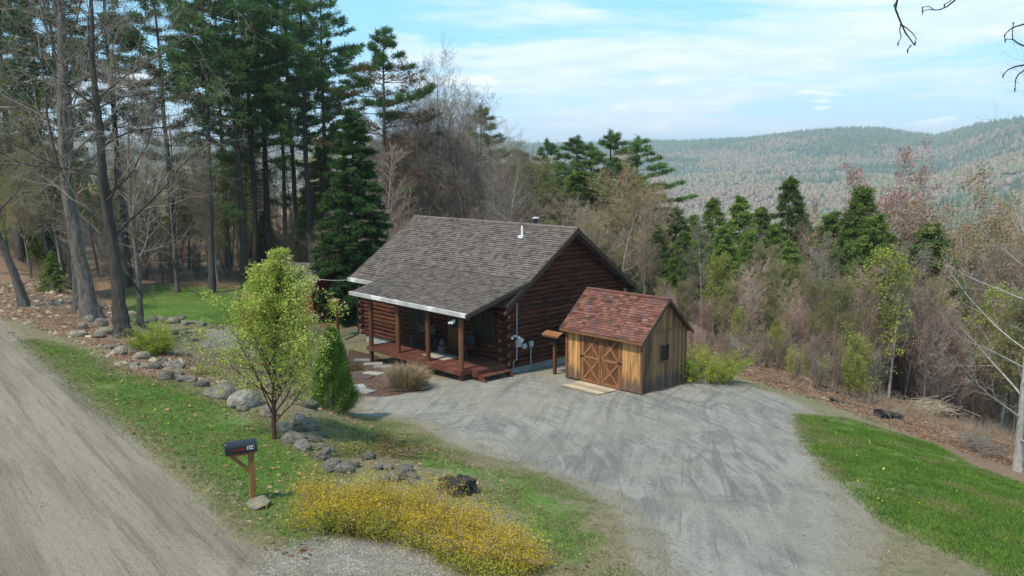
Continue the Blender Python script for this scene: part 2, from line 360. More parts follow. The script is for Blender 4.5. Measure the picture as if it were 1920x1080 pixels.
tm = bpy.data.materials.new('ground_cover'); tm.use_nodes = True; t = NT(tm.node_tree)
pos = t.n('ShaderNodeNewGeometry').outputs['Position']
A = t.attr('mA'); sa = t.n('ShaderNodeSeparateColor'); t.l(A.outputs['Color'], sa.inputs[0])
B = t.attr('mB'); sb = t.n('ShaderNodeSeparateColor'); t.l(B.outputs['Color'], sb.inputs[0])
nb = t.noise(pos, .9, 8, .65); nm = t.noise(pos, 5, 6, .65); nf = t.noise(pos, 28, 5, .7); nl = t.noise(pos, .22, 3, .5)
edge = t.math('SUBTRACT', t.math('ADD', t.math('MULTIPLY', nb, .75), t.math('MULTIPLY', nm, .5)), .62)
def msk(v, a=.42, b=.58, k=1.0): return t.ramp(t.math('MULTIPLY_ADD', edge, k, v), a, b)
# grass
dry = t.mix(t.ramp(nm, .35, .65), (.20, .165, .095), (.125, .115, .055))
dry = t.mix(t.ramp(nf, .45, .75), dry, (.27, .23, .155))
grn = t.mix(t.ramp(nb, .3, .7), (.092, .18, .028), (.15, .225, .05))
grn = t.mix(t.ramp(nm, .45, .75), grn, (.05, .125, .016)); grn = t.mix(1, grn, (.82, .82, .82), 'MULTIPLY')
gm = msk(sb.outputs[0], .38, .70, .85)
c = t.mix(gm, dry, grn)
# leaf litter
lit = t.mix(t.ramp(nf, .3, .7), (.15, .085, .05), (.27, .185, .12)); lit = t.mix(t.ramp(nb, .45, .7), lit, (.20, .145, .09)); lit = t.mix(t.math('MULTIPLY', t.ramp(nm, .5, .7), .7), lit, (.10, .062, .042))
c = t.mix(msk(sa.outputs[2]), c, lit)
# gravel drive: grey stone with tan fines, swept by tyres
dm_ = t.noise(t.map(pos, (1, .32, 1), (0, 0, R(-28))), 1.1, 7, .62, 1.4)
dm2 = t.noise(t.map(pos, (1.5, .16, 1), (0, 0, R(-14))), 1.6, 6, .6, .9)
gr = t.mix(t.ramp(dm_, .36, .62), (.215, .212, .205), (.36, .35, .32))
gr = t.mix(t.math('MULTIPLY', t.ramp(dm2, .50, .70), .45), gr, (.17, .168, .162))
C_ = t.attr('mC'); scC = t.n('ShaderNodeSeparateXYZ'); t.l(C_.outputs['Vector'], scC.inputs[0]); tks = []
for (u_, v_, o3) in ((scC.outputs[0], scC.outputs[1], 0.), (scC.outputs[2], C_.outputs['Alpha'], 7.)):
    cv = t.n('ShaderNodeCombineXYZ'); t.l(t.math('MULTIPLY', u_, 4.2), cv.inputs[0]); t.l(t.math('MULTIPLY', v_, .13), cv.inputs[1]); cv.inputs[2].default_value = o3
    tks.append(t.noise(cv.outputs[0], 1.0, 7, .66, .35))
tk = t.math('MAXIMUM', tks[0], tks[1]); tkm = t.math('MINIMUM', tks[0], tks[1])
gr = t.mix(t.math('MULTIPLY', t.ramp(tk, .54, .66), .55), gr, (.42, .41, .37))
gr = t.mix(t.math('MULTIPLY', t.ramp(tkm, .46, .38), .6), gr, (.15, .15, .15))
gr = t.mix(t.math('MULTIPLY', t.ramp(nl, .47, .62), .5), gr, (.36, .335, .27))
gr = t.mix(t.math('MULTIPLY', t.ramp(nf, .50, .72), .6), gr, (.47, .46, .42)); gr = t.mix(t.math('MULTIPLY', t.ramp(t.noise(pos, 14, 6, .75), .52, .66), .45), gr, (.13, .13, .125))
gr = t.mix(t.math('MULTIPLY', t.ramp(t.noise(pos, 60, 3, .7), .55, .75), .4), gr, (.13, .135, .14))
sandy = t.math('MULTIPLY', t.math('SUBTRACT', 1.0, t.ramp(sa.outputs[0], .72, .99)), .6)
gr = t.mix(sandy, gr, (.31, .265, .19)); gr = t.mix(1, gr, (.73, .705, .655), 'MULTIPLY')
c = t.mix(msk(sa.outputs[0], .44, .60, .6), c, gr)
# mulch
mu = t.mix(t.ramp(nf, .35, .65), (.065, .035, .026), (.115, .07, .052)); c = t.mix(msk(sa and A.outputs['Alpha'], .45, .55, .4), c, mu)
# dirt road with tyre tracks along its direction
rang = math.atan2(.775, -.632)
rv = t.map(pos, (1, 1, 1), (0, 0, -rang+math.pi/2))
rv2 = t.map(rv, (1, .07, 1)); 
r1 = t.noise(rv2, 1.5, 6, .6, .25); r2 = t.noise(t.map(rv, (1, .18, 1)), 5.5, 6, .65, .3)
rd = t.mix(t.ramp(r1, .36, .64), (.255, .225, .185), (.35, .318, .27))
rd = t.mix(t.math('MULTIPLY', t.ramp(r2, .52, .74), .4), rd, (.21, .185, .15))
rd = t.mix(t.math('MULTIPLY', t.ramp(t.noise(rv2, 3.2, 5, .6, .4), .56, .68), .5), rd, (.16, .14, .115))
r3 = t.noise(t.map(rv, (1, .028, 1)), 6.0, 5, .7, .15); r4 = t.noise(t.map(rv, (1, .05, 1), (0, 0, 0), (3, 1, 0)), 9, 4, .7, .1)
rd = t.mix(t.math('MULTIPLY', t.ramp(r3, .55, .60), .5), rd, (.16, .14, .115)); rd = t.mix(t.math('MULTIPLY', t.ramp(r4, .56, .64), .3), rd, (.18, .16, .13)); rd = t.mix(t.math('MULTIPLY', t.ramp(r3, .44, .36), .25), rd, (.42, .385, .325))
rd = t.mix(t.math('MULTIPLY', t.ramp(nf, .48, .72), .5), rd, (.44, .405, .345)); rd = t.mix(t.math('MULTIPLY', t.ramp(t.noise(pos, 11, 6, .75), .50, .68), .5), rd, (.17, .148, .12))
rd = t.mix(1, rd, (.69, .64, .575), 'MULTIPLY'); c = t.mix(msk(sa.outputs[1], .44, .62, .5), c, rd)
p = t.n('ShaderNodeBsdfPrincipled'); t.l(c, p.inputs['Base Color']); p.inputs['Roughness'].default_value = .95; p.inputs['Specular IOR Level'].default_value = .15
b = t.n('ShaderNodeBump'); b.inputs['Strength'].default_value = .75; b.inputs['Distance'].default_value = .06
t.l(t.math('ADD', t.math('ADD', nm, t.math('MULTIPLY', nf, .55)), t.math('MULTIPLY', t.math('ADD', t.math('ADD', r2, r3), tk), .5)), b.inputs['Height']); t.l(b.outputs[0], p.inputs['Normal'])
t.l(p.outputs[0], t.n('ShaderNodeOutputMaterial').inputs[0])

ny, nx = XX.shape; idx = np.arange(nx*ny).reshape(ny, nx)
Q = np.stack([idx[:-1, :-1], idx[:-1, 1:], idx[1:, 1:], idx[1:, :-1]], -1).reshape(-1, 4)
fm = mA[Q].mean(1); fc = np.stack([xf, yf], 1)[Q].mean(1)
cls = np.zeros(len(Q), int); cls[fm[:, 0] > .5] = 2; cls[(mB[Q].mean(1)[:, 1] > .5)] = 3; cls[fm[:, 1] > .5] = 1; cls[(crest[Q].mean(1) > .5) & (fm[:, 0] < .5)] = 4
cls[fm[:, 3] > .5] = 5
V = np.stack([xf, yf, ZZ.ravel()], 1)
for k, nme in enumerate(['ground', 'road', 'driveway', 'lawn', 'lawn', 'mulch_bed']):
    q4 = Q[cls == k]; u, inv = np.unique(q4, return_inverse=True)
    me = npmesh(nme, V[u], inv.reshape(-1, 4), tm, smooth=True, colr={'mA': mA[u], 'mB': mB[u], 'mC': mC[u]})
    tag(link(nme, me), kind='structure')

# ------------------------------------------------------------------ far hills with their woods
ra = np.concatenate([np.linspace(640, 1000, 18), np.linspace(1030, 4200, 120), np.linspace(4400, 9000, 12)]); aa = np.linspace(-2.2, 2.2, 420)
AA, RA = np.meshgrid(aa, ra); HX = RA*np.sin(AA); HY = RA*np.cos(AA); HZ = height(HX, HY)-2-30*(RA < 700)
ny, nx = HX.shape; idx = np.arange(nx*ny).reshape(ny, nx)
Q = np.stack([idx[:-1, :-1], idx[:-1, 1:], idx[1:, 1:], idx[1:, :-1]], -1).reshape(-1, 4)
M_hill = mat('hillside_floor', (.21, .155, .12), (.14, .115, .085), .006, .95, 0, 0, c3=(.09, .10, .06), coord='Object')
tag(link('hills', npmesh('hills', np.stack([HX.ravel(), HY.ravel(), HZ.ravel()], 1), Q[:, ::-1], M_hill, smooth=True)), kind='structure')

def attrmat(name, vamp=.3, trans=.0):
    m = bpy.data.materials.new(name); m.use_nodes = True; t = NT(m.node_tree)
    d = t.n('ShaderNodeBsdfDiffuse'); t.l(t.attr('tint').outputs['Color'], d.inputs[0]); t.l(d.outputs[0], t.n('ShaderNodeOutputMaterial').inputs[0]); return m
M_far = attrmat('far_foliage')
def far_wood(name, label, n, r0, r1, size, seed, a0=-.75, a1=.75, pev=.0):
    rg = np.random.RandomState(seed)
    r = np.sqrt(rg.rand(n)*(r1**2-r0**2)+r0**2); a = a0+(a1-a0)*rg.rand(n); x = r*np.sin(a); y = r*np.cos(a)
    z = height(x, y); cl = .9*vnoise(x, y, .0019, 10)+vnoise(x, y, .0042, 11)+.75*vnoise(x, y, .011, 12)+.3*vnoise(x, y, .035, 13)+rg.randn(n)*.13
    relh = np.clip((z+90)/190, 0, 1); ev = (cl+.55*(relh-.42)+pev) > .12
    # crown: jagged 6-sided double cone; evergreens narrow and pointed, bare crowns round and broken
    k = 6; th = np.arange(k)*2*math.pi/k
    w_ = size*(.6+.6*rg.rand(n)); w_ = np.where(ev, w_*.62, w_*.95); h = np.where(ev, size*1.45, size*.95)*(.7+.5*rg.rand(n))
    up = np.where(ev, .30, .55)
    V = np.zeros((n, 2*k+2, 3)); jit = lambda s=.35: 1+s*rg.randn(n, k)
    V[:, :k, 0] = w_[:, None]*.5*np.cos(th)*jit(); V[:, :k, 1] = w_[:, None]*.5*np.sin(th)*jit(); V[:, :k, 2] = (h*.15)[:, None]*jit(.4)
    tw = np.where(ev, .55, .8)[:, None]
    V[:, k:2*k, 0] = w_[:, None]*.5*tw*np.cos(th+.5)*jit(); V[:, k:2*k, 1] = w_[:, None]*.5*tw*np.sin(th+.5)*jit(); V[:, k:2*k, 2] = (h*(up+.15))[:, None]*jit(.22)
    V[:, 2*k, 2] = h; V[:, 2*k+1, 2] = -1
    V += np.stack([x, y, z], 1)[:, None]
    i = np.arange(k); j = (i+1) % k
    F = np.concatenate([np.stack([i, j, k+j], 1), np.stack([i, k+j, k+i], 1), np.stack([k+i, k+j, i*0+2*k], 1)])
    FF = (F[None]+(np.arange(n)*(2*k+2))[:, None, None]).reshape(-1, 3)
    evc = np.array([.085, .125, .062]); bc = np.array([[.25, .18, .125], [.22, .175, .115], [.27, .205, .14], [.19, .20, .09], [.24, .17, .12]])
    ci = np.clip(((vnoise(x, y, .008, 21)+.5)*5+rg.randn(n)*.8).astype(int), 0, 4)
    C = np.where(ev[:, None], evc*(.6+.9*rg.rand(n, 1)), bc[ci]*(.8+.3*rg.rand(n, 1)))
    tint = np.ones((n, 2*k+2, 4)); tint[:, :, :3] = C[:, None]*(.9+.2*rg.rand(n, 2*k+2, 1))
    o = link(name, npmesh(name, V.reshape(-1, 3), FF, M_far, colr={'tint': tint.reshape(-1, 4)}))
    tag(o, label, 'woodland', kind='stuff')
far_wood('hillside_forest', 'mixed bare and evergreen woods covering the far hills', 90000, 800, 3700, 10, 1, -.8, .85)
far_wood('valley_forest', 'dense mixed woods on the valley floor below the hills', 9000, 300, 900, 8.5, 2, -.7, .8)

# ------------------------------------------------------------------ growing things
def prisms(P0, P1, R0, R1, n=3):
    P0 = np.asarray(P0); P1 = np.asarray(P1); R0 = np.asarray(R0); R1 = np.asarray(R1); N = len(P0)
    d = P1-P0; d /= np.linalg.norm(d, axis=1)[:, None]+1e-9
    h = np.where(np.abs(d[:, 2:3]) < .9, [[0, 0, 1.]], [[1., 0, 0]]); a = np.cross(d, h); a /= np.linalg.norm(a, axis=1)[:, None]; c = np.cross(d, a)
    th = np.arange(n)*2*math.pi/n; ring = a[:, None]*np.cos(th)[None, :, None]+c[:, None]*np.sin(th)[None, :, None]
    V = np.concatenate([P0[:, None]+ring*R0[:, None, None], P1[:, None]+ring*R1[:, None, None]], 1).reshape(-1, 3)
    i = np.arange(n); j = (i+1) % n; F = np.stack([i, j, n+j, n+i], 1)
    return V, (F[None]+(np.arange(N)*2*n)[:, None, None]).reshape(-1, 4)
def leaves(P, size, rg, aspect=.5, dirs=None, spread=1.0, per=1, jitter=.0, quad=False):
    """small leaf faces at points P; dirs bias their long axis"""
    P = np.repeat(np.asarray(P), per, 0); N = len(P)
    if jitter: P = P+rg.randn(N, 3)*jitter
    d = rg.randn(N, 3)*spread
    if dirs is not None: d = d+np.repeat(np.asarray(dirs), per, 0)
    d /= np.linalg.norm(d, axis=1)[:, None]+1e-9
    b = np.cross(d, rg.randn(N, 3)); b /= np.linalg.norm(b, axis=1)[:, None]+1e-9
    L = (size*(.6+.8*rg.rand(N)))[:, None]; W = L*aspect*.5
    if quad:
        V = np.stack([P, P+d*L*.5+b*W, P+d*L, P+d*L*.5-b*W], 1).reshape(-1, 3); F = np.arange(N*4).reshape(-1, 4); v = np.repeat(rg.rand(N), 4)
    else:
        V = np.stack([P-b*W, P+b*W, P+d*L], 1).reshape(-1, 3); F = np.arange(N*3).reshape(-1, 3); v = np.repeat(rg.rand(N), 3)
    return V, F, v
class Grow:
    """branching skeleton: collects segments by level"""
    def __init__(s, seed): s.r = random.Random(seed); s.S = {}; s.tips = []
    def branch(s, p, d, L, rad, lvl, spec):
        r = s.r; c = spec[lvl]; k = c['k']; seg = L/k; pts = [p]; d = d.normalized(); dirs = [d]
        for i in range(k):
            j = c['j']; d = (d+Vector((r.gauss(0, j), r.gauss(0, j), r.gauss(0, j)))+Vector((0, 0, c['up']))).normalized()
            p2 = pts[-1]+d*seg; f0 = i/k; f1 = (i+1)/k
            ra = rad*(1-f0*c['tp']); rb = rad*(1-f1*c['tp']); s.S.setdefault(lvl, []).append((pts[-1], p2, ra, rb)); pts.append(p2); dirs.append(d)
        if lvl+1 < len(spec):
            n = c['n']; n = max(1, int(n*r.uniform(.8, 1.2))); b0 = c['b0']
            az = r.uniform(0, 6.28)
            for i in range(n):
                f = b0+(1-b0)*((i+r.random())/n); f = min(f, .99); x = f*k; ii = min(int(x), k-1); q_ = pts[ii].lerp(pts[ii+1], x-ii); dd = dirs[ii+1]
                az += 2.4+r.gauss(0, .4); ax = dd.cross(Vector((0, 0, 1)) if abs(dd.z) < .95 else Vector((1, 0, 0))).normalized()
                an = R(r.gauss(c['a'], c['a']*.2)); nd = Matrix.Rotation(az, 3, dd) @ (Matrix.Rotation(an, 3, ax) @ dd)
                ln = L*c['l']*(1-c['ls']*(f-b0)/(1-b0))*r.uniform(.65, 1.25); rr = rad*(1-f*c['tp'])*c['rr']
                s.branch(q_, nd, ln, max(rr, spec[-1].get('rmin', .004)), lvl+1, spec)
        else: s.tips.append((pts[-1], d)); s.tips.append((pts[len(pts)//2], d))
        return pts
    def seg(s, lv):
        A = [x for l in lv if l in s.S for x in s.S[l]]
        return np.array([a[0] for a in A]), np.array([a[1] for a in A]), np.array([a[2] for a in A]), np.array([a[3] for a in A])
def lv(k, j, up, n=0, b0=.3, a=50, l=.45, ls=.5, rr=.5, tp=.85, rmin=.004): return dict(k=k, j=j, up=up, n=n, b0=b0, a=a, l=l, ls=ls, rr=rr, tp=tp, rmin=rmin)
PROTO = {}
def make_tree(name, label, cat, seed, spec, H, rad, bark, twig, leaf=None, lsize=.12, per=2, nside=7, stems=1, lean=.05, splay=.25, tipn=1, jit=.08, group=None, crown='crown', aspect=.6, lvmin=2):
    g = Grow(seed); root = thing(name, label, cat, group=group)
    for k in range(stems):
        a = g.r.uniform(0, 6.28); s_ = splay if stems > 1 else lean
        g.branch(Vector((math.cos(a)*.12*(stems > 1), math.sin(a)*.12*(stems > 1), -.25)), Vector((math.cos(a)*s_*g.r.random(), math.sin(a)*s_*g.r.random(), 1)), H*(g.r.uniform(.6, 1) if stems > 1 else 1), rad*(g.r.uniform(.6, 1)if stems > 1 else 1), 0, spec)
    tk = [0, 1] if stems == 1 else [0]
    P0, P1, R0, R1 = g.seg([0]); V, F = prisms(P0, P1, R0*1.0, R1, nside); V1, F1 = (np.zeros((0, 3)), np.zeros((0, 4), int))
    if stems == 1:
        V1, F1 = prisms(*g.seg([1]), 5)
    fl = P0[:, 2] < .0
    me = npmesh('trunk', np.concatenate([V, V1]), np.concatenate([F, F1+len(V)]), bark, v=np.full(len(V)+len(V1), .5), smooth=True); link('trunk', me, root)
    lvls = [l for l in range(1 if stems > 1 else 2, len(spec))]
    V, F = prisms(*g.seg(lvls), 3); rg = np.random.RandomState(seed)
    me = npmesh('twigs' if leaf else crown, V, F, twig, v=np.repeat(rg.rand(len(V)//6), 6)); link('twigs' if leaf else crown, me, root)
    if leaf:
        P = np.array([a[0] for a in g.tips]); D = np.array([a[1] for a in g.tips])
        V, F, v = leaves(P, lsize, rg, aspect, D*.8, 1, per, jit, True)
        link('crown', npmesh('crown', V, F, leaf, v=v), root)
    root['H'] = H; return root
def unH(o):
    if 'H' in o: del o['H']
# -- specs
S_tall = [lv(9, .05, .03, 26, .30, 46, .32, .55, .42, .9), lv(6, .12, .06, 11, .2, 42, .5, .4, .5), lv(4, .14, .05, 7, .2, 40, .5, .4, .55), lv(3, .15, .04, 4, .2, 40, .55, .3, .6), lv(2, .15, .03, rmin=.008)]
S_sap = [lv(8, .05, .04, 28, .2, 36, .34, .55, .38, .9), lv(5, .1, .08, 10, .2, 35, .5, .4, .5), lv(3, .12, .06, 7, .2, 35, .55, .4, .6), lv(2, .14, .04, rmin=.008)]
S_brush = [lv(6, .07, .04, 14, .15, 28, .38, .5, .4, .85), lv(4, .12, .06, 7, .15, 32, .5, .4, .55), lv(3, .14, .05, 5, .2, 35, .55, .3, .65), lv(2, .15, .05, rmin=.006)]
S_round = [lv(6, .06, .03, 16, .3, 52, .52, .5, .45, .9), lv(6, .12, .07, 10, .2, 42, .5, .4, .5), lv(4, .14, .06, 8, .15, 40, .5, .4, .55), lv(3, .15, .05, 4, .2, 40, .55, .3, .6), lv(2, .15, .03, rmin=.008)]
P = PROTO
def proto(key, *a, **k): P[key] = make_tree(*a, **k); return P[key]
GB = 'bare trees in the woods behind the cabin'; GBR = 'bare trees on the slope behind the shed'
proto('bareA', 'bare_tree', 'x', 'tree', 11, S_tall, 15, .20, M_bark, M_twig)
proto('bareB', 'bare_tree', 'x', 'tree', 12, S_tall, 13, .15, M_barkpale, M_twig)
proto('bareC', 'bare_tree', 'x', 'tree', 13, S_sap, 10, .09, M_bark, M_twigbrown)
proto('sapA', 'bare_sapling', 'x', 'tree', 14, S_sap, 8, .06, M_bark, M_twigpurple)
proto('sapB', 'bare_sapling', 'x', 'tree', 15, S_sap, 7, .055, M_barkpale, M_twigbrown)
proto('brushA', 'bare_shrub', 'x', 'shrub', 16, S_brush, 5.5, .03, M_bark, M_twigpurple, stems=9)
proto('brushB', 'bare_shrub', 'x', 'shrub', 17, S_brush, 5, .028, M_bark, M_twigbrown, stems=9)
proto('brushC', 'bare_shrub', 'x', 'shrub', 18, S_brush, 5, .028, M_bark, M_twig, stems=9)
proto('roundP', 'bare_tree', 'x', 'tree', 19, S_round, 8, .16, M_barkpale, M_twigtan)
proto('budY', 'budding_tree', 'x', 'tree', 20, S_sap, 9, .08, M_bark, M_twigbrown, leaf=M_bud, lsize=.13, per=2)
proto('budG', 'budding_tree', 'x', 'tree', 21, S_tall, 12, .13, M_bark, M_twigbrown, leaf=M_budgreen, lsize=.10, per=1)
proto('budO', 'budding_tree', 'x', 'tree', 22, S_round, 10, .14, M_barkpale, M_twigtan, leaf=M_budorange, lsize=.11, per=1)
proto('budR', 'budding_tree', 'x', 'tree', 23, S_round, 9, .13, M_bark, M_twigpurple, leaf=M_budred, lsize=.10, per=1)
proto('shrubY', 'budding_shrub', 'x', 'shrub', 24, S_brush, 4, .022, M_bark, M_twigbrown, leaf=M_bud, lsize=.10, per=1, stems=8)

def conifer(name, seed, H, rad, base, wid, bark, needles, kind='pine', dens=1.0, brown=None):
    """trunk + whorled branches carrying needle sprays; base = height of the lowest live branch"""
    rg = np.random.RandomState(seed); rd_ = random.Random(seed); root = thing(name, 'x', 'tree')
    k = 12; pts = []; x = y = 0
    for i in range(k+1):
        f = i/k; pts.append((x, y, f*H-.3)); x += rd_.gauss(0, .05 if kind == 'pine' else .015); y += rd_.gauss(0, .05 if kind == 'pine' else .015)
    mb = MB(); mb.tube(pts, [rad*(1-.93*(i/k))**.9*(1.25 if i == 0 else 1) for i in range(k+1)], 9)
    PT = np.array(pts); S0 = []; S1 = []; r0 = []; r1 = []; LP = []; LD = []; brn = []
    z = base*(.45 if kind == 'pine' else 1)
    while z < H-.15:
        f = (z-base)/(H-base); n = rd_.randint(3, 5) if kind == 'pine' else rd_.randint(4, 6)
        az0 = rd_.uniform(0, 6.28); c = np.array([np.interp(z, PT[:, 2], PT[:, 0]), np.interp(z, PT[:, 2], PT[:, 1]), z])
        for i in range(n):
            az = az0+i*6.28/n+rd_.gauss(0, .3)
            if kind == 'pine':
                prof = (min(1, (1-f)*1.9+.06))*(.75+.25*math.sin(f*3.1)) if f > 0 else .55
                L = wid*prof*rd_.choice([.55, .8, 1, 1, 1.15]); rise = rd_.uniform(-.02, .25)+.5*max(0, f-.6); droop = -.06; live = f > 0 or rd_.random() < .12
            elif kind == 'hemlock':
                L = wid*(1-f)**1.0*rd_.uniform(.65, 1.2)+.15; rise = .1+.4*f; droop = -.25; live = True
            else:
                L = wid*(1-f)**.75*rd_.uniform(.82, 1.1)+.15; rise = .05+.5*f; droop = -.16; live = True
            zz = c+np.array([0, 0, rd_.uniform(-.25, .25)]); m = 5; p = zz
            dirh = np.array([math.cos(az), math.sin(az), 0]); prev = p
            bk = rd_.random() < (.75 if brown and .05 < f < .75 else 0)
            for q_ in range(1, m+1):
                g_ = q_/m; pz = rise*L*g_+droop*L*g_*g_*(2 if kind != 'pine' else .8)
                if kind == 'pine': pz += .16*L*g_**3
                p = zz+dirh*L*g_+np.array([rg.randn()*.03, rg.randn()*.03, pz])*1.0
                S0.append(prev); S1.append(p); r0.append(.035*(L/3)*(1.1-g_)+.008); r1.append(.035*(L/3)*(1.0-g_)+.006)
                prev = p
            if not live: 
                continue
            # side twigs with sprays
            ns = int((L*(5.5 if kind == 'pine' else 8)+3)*dens)
            for s_ in range(ns):
                g_ = (.30 if kind == 'pine' else .12)+(.70 if kind == 'pine' else .88)*rg.rand()**.7
                pz = rise*L*g_+droop*L*g_*g_*(2 if kind != 'pine' else .8)+(.16*L*g_**3 if kind == 'pine' else 0)
                q0 = zz+dirh*L*g_+np.array([0, 0, pz]); side = rg.choice([-1, 1]); tw = L*(.34 if kind == 'pine' else .30)*(1.12-g_)*(.5+rg.rand()*.8)
                perp = np.array([-dirh[1], dirh[0], 0])*side; dd = perp*.8+dirh*.6; dd /= np.linalg.norm(dd)
                if kind == 'pine': dd = dd+np.array([0, 0, .22])
                else: dd = dd+np.array([0, 0, -.22])
                nn = max(2, int(tw/.16))
                for h in range(1, nn+1):
                    LP.append(q0+dd*tw*h/nn); LD.append(dd*.7+np.array([0, 0, .5 if kind == 'pine' else -.25])); brn.append(bk)
            for h in range(3): LP.append(p+dirh*.08*h); LD.append(dirh); brn.append(bk)
        z += rd_.uniform(.5, .95) if kind == 'pine' else rd_.uniform(.22, .36)*(1 if kind == 'spruce' else 1.3)
    for h in range(26): LP.append(np.array([PT[-1][0], PT[-1][1], H-.35-h*.05])); LD.append(np.array([rg.randn()*.5, rg.randn()*.5, 1.0])); brn.append(False)
    V, F = prisms(S0, S1, r0, r1, 3)
    TV = np.array([tuple(a) for a in mb.V]); TF = np.array([f for f in mb.F if len(f) == 4])
    link('trunk', npmesh('trunk', np.concatenate([TV, V]), [TF, F+len(TV)], bark, v=np.full(len(TV)+len(V), .5), smooth=True), root)
    LP = np.array(LP); LD = np.array(LD); brn = np.array(brn)
    sz, pr, asp, jt = (.26, 11, .20, .11) if kind == 'pine' else ((.19, 11, .34, .10) if kind == 'hemlock' else (.17, 10, .30, .06))
    V, F, v = leaves(LP[~brn], sz, rg, asp, LD[~brn], .75, pr, jt)
    link('crown', npmesh('crown', V, F, needles, v=v), root)
    if brown and brn.any():
        V, F, v = leaves(LP[brn], sz*.9, rg, asp*.8, LD[brn], .8, 4, jt); link('browned_foliage', npmesh('browned_foliage', V, F, brown, v=v), root)
    return root
P['pineA'] = conifer('pine_tree', 31, 26, .30, 11, 4.2, M_barkdark, M_pine, dens=.85)
P['pineB'] = conifer('pine_tree', 32, 25, .26, 9, 3.6, M_barkdark, M_pine)
P['pineC'] = conifer('pine_tree', 33, 24, .24, 12, 3.4, M_barkdark, M_pine, dens=.7)
P['pineD'] = conifer('pine_tree', 34, 20, .26, 7, 4.8, M_barkdark, M_pine, dens=1.5, brown=M_pinebrown)
P['hemA'] = conifer('hemlock_tree', 35, 15, .2, 1.5, 5.2, M_barkdark, M_hemlock, 'hemlock')
P['hemB'] = conifer('hemlock_tree', 36, 13, .18, 1, 4.3, M_barkdark, M_hemlock, 'hemlock')
P['pineE'] = conifer('pine_tree', 38, 19, .26, 3.5, 3.9, M_barkdark, M_pineb, dens=1.5)
P['spruce'] = conifer('spruce_tree', 37, 12.2, .17, .5, 2.7, M_barkdark, M_spruce, 'spruce', 2.3)
PH = dict(pineE=19, pineA=26, pineB=25, pineC=24, pineD=20, hemA=15, hemB=13, spruce=12.2)
for k in P:
    if 'H' in P[k]: PH[k] = P[k]['H']; unH(P[k])
used = set()
def plant(key, px, Y, top=None, H=None, label=None, group=None, rz=None, name=None, wide=1.0, loc=None):
    p = loc or T(px, Y); h = H or (topz(top, Y)-p.z); s = h/PH[key]; rz = random.uniform(0, 6.28) if rz is None else rz
    if key in used: o = copy_tree(P[key], p, rz, (s*wide, s*wide, s))
    else:
        o = P[key]; used.add(key); o.location = p; o.rotation_euler = (0, 0, rz); o.scale = (s*wide, s*wide, s)
    if 'group' in o: del o['group']
    tag(o, label, None, group)
    if name: o.name = name
    return o

# ================================================================== LOG CABIN
CRZ = R(-46.126); cab = thing('log_cabin', 'dark brown log cabin with a grey shingle roof and a deep front porch', 'cabin', (-.317, 34, .78), CRZ)
CF = frame(-.317, 34, CRZ)
XL, W = -10.5, 7.68                      # far end, depth; x=0 is the gable the photo shows, y=0 the porch wall
RZ, SL = 5.46, .688                      # ridge, slope
zb = -.375; LOG = .2
def logwall(a, b, z0, topf, prof_n=5):
    """stack of half-round logs from a to b (2-D points); topf(s) gives the wall top at distance s"""
    mb = MB(); a = Vector((a[0], a[1], 0)); b = Vector((b[0], b[1], 0)); d = b-a; L = d.length; d.normalize(); nrm = Vector((d.y, -d.x, 0)); z = z0; rd = random.Random(int(L*100))
    while True:
        ss = [i*.05 for i in range(int(L/.05)+1)]+[L]; ok = [s for s in ss if topf(s) > z+LOG*.4]
        if not ok: break
        s0, s1 = ok[0], ok[-1]; cut = s0
        while cut < s1-.05:
            nx_ = min(s1, cut+rd.uniform(2.5, 4.5)); v = rd.random()
            V = []; F = []
            for e in (cut, nx_):
                for i in range(prof_n+1):
                    t_ = -math.pi/2+math.pi*i/prof_n; V.append(a+d*e+nrm*(.10*math.cos(t_)+.004)+Vector((0, 0, z+LOG/2+LOG*.5*math.sin(t_))))
            n = prof_n+1
            for i in range(prof_n): F.append((i, n+i, n+i+1, i+1))
            mb.add(V, F, v); cut = nx_
        z += LOG
    return mb
wallH = lambda s: 2.62
logwall((0, 0), (0, W), zb, lambda s: RZ-.18-SL*abs(s-W/2)).build('gable_wall', M_log, cab)
logwall((XL, 0), (0, 0), zb, lambda s: 2.75).build('front_wall', M_log, cab)
logwall((XL, W), (XL, 0), zb, lambda s: RZ-.18-SL*abs(s-W/2)).build('gable_wall', M_log, cab)
logwall((0, W), (XL, W), zb, lambda s: 2.75).build('rear_wall', M_log, cab)
mb = MB(); mb.box(XL+.05, -.05, .05, W-.05, zb-.9, 2.6)
V = [(XL+.05, .05, 2.6), (XL+.05, W-.05, 2.6), (XL+.05, W/2, RZ-.3), (-.05, .05, 2.6), (-.05, W-.05, 2.6), (-.05, W/2, RZ-.3)]
mb.add(V, [(0, 2, 1), (3, 4, 5), (0, 3, 5, 2), (1, 2, 5, 4)]); mb.build('wall_core', M_dark, cab)
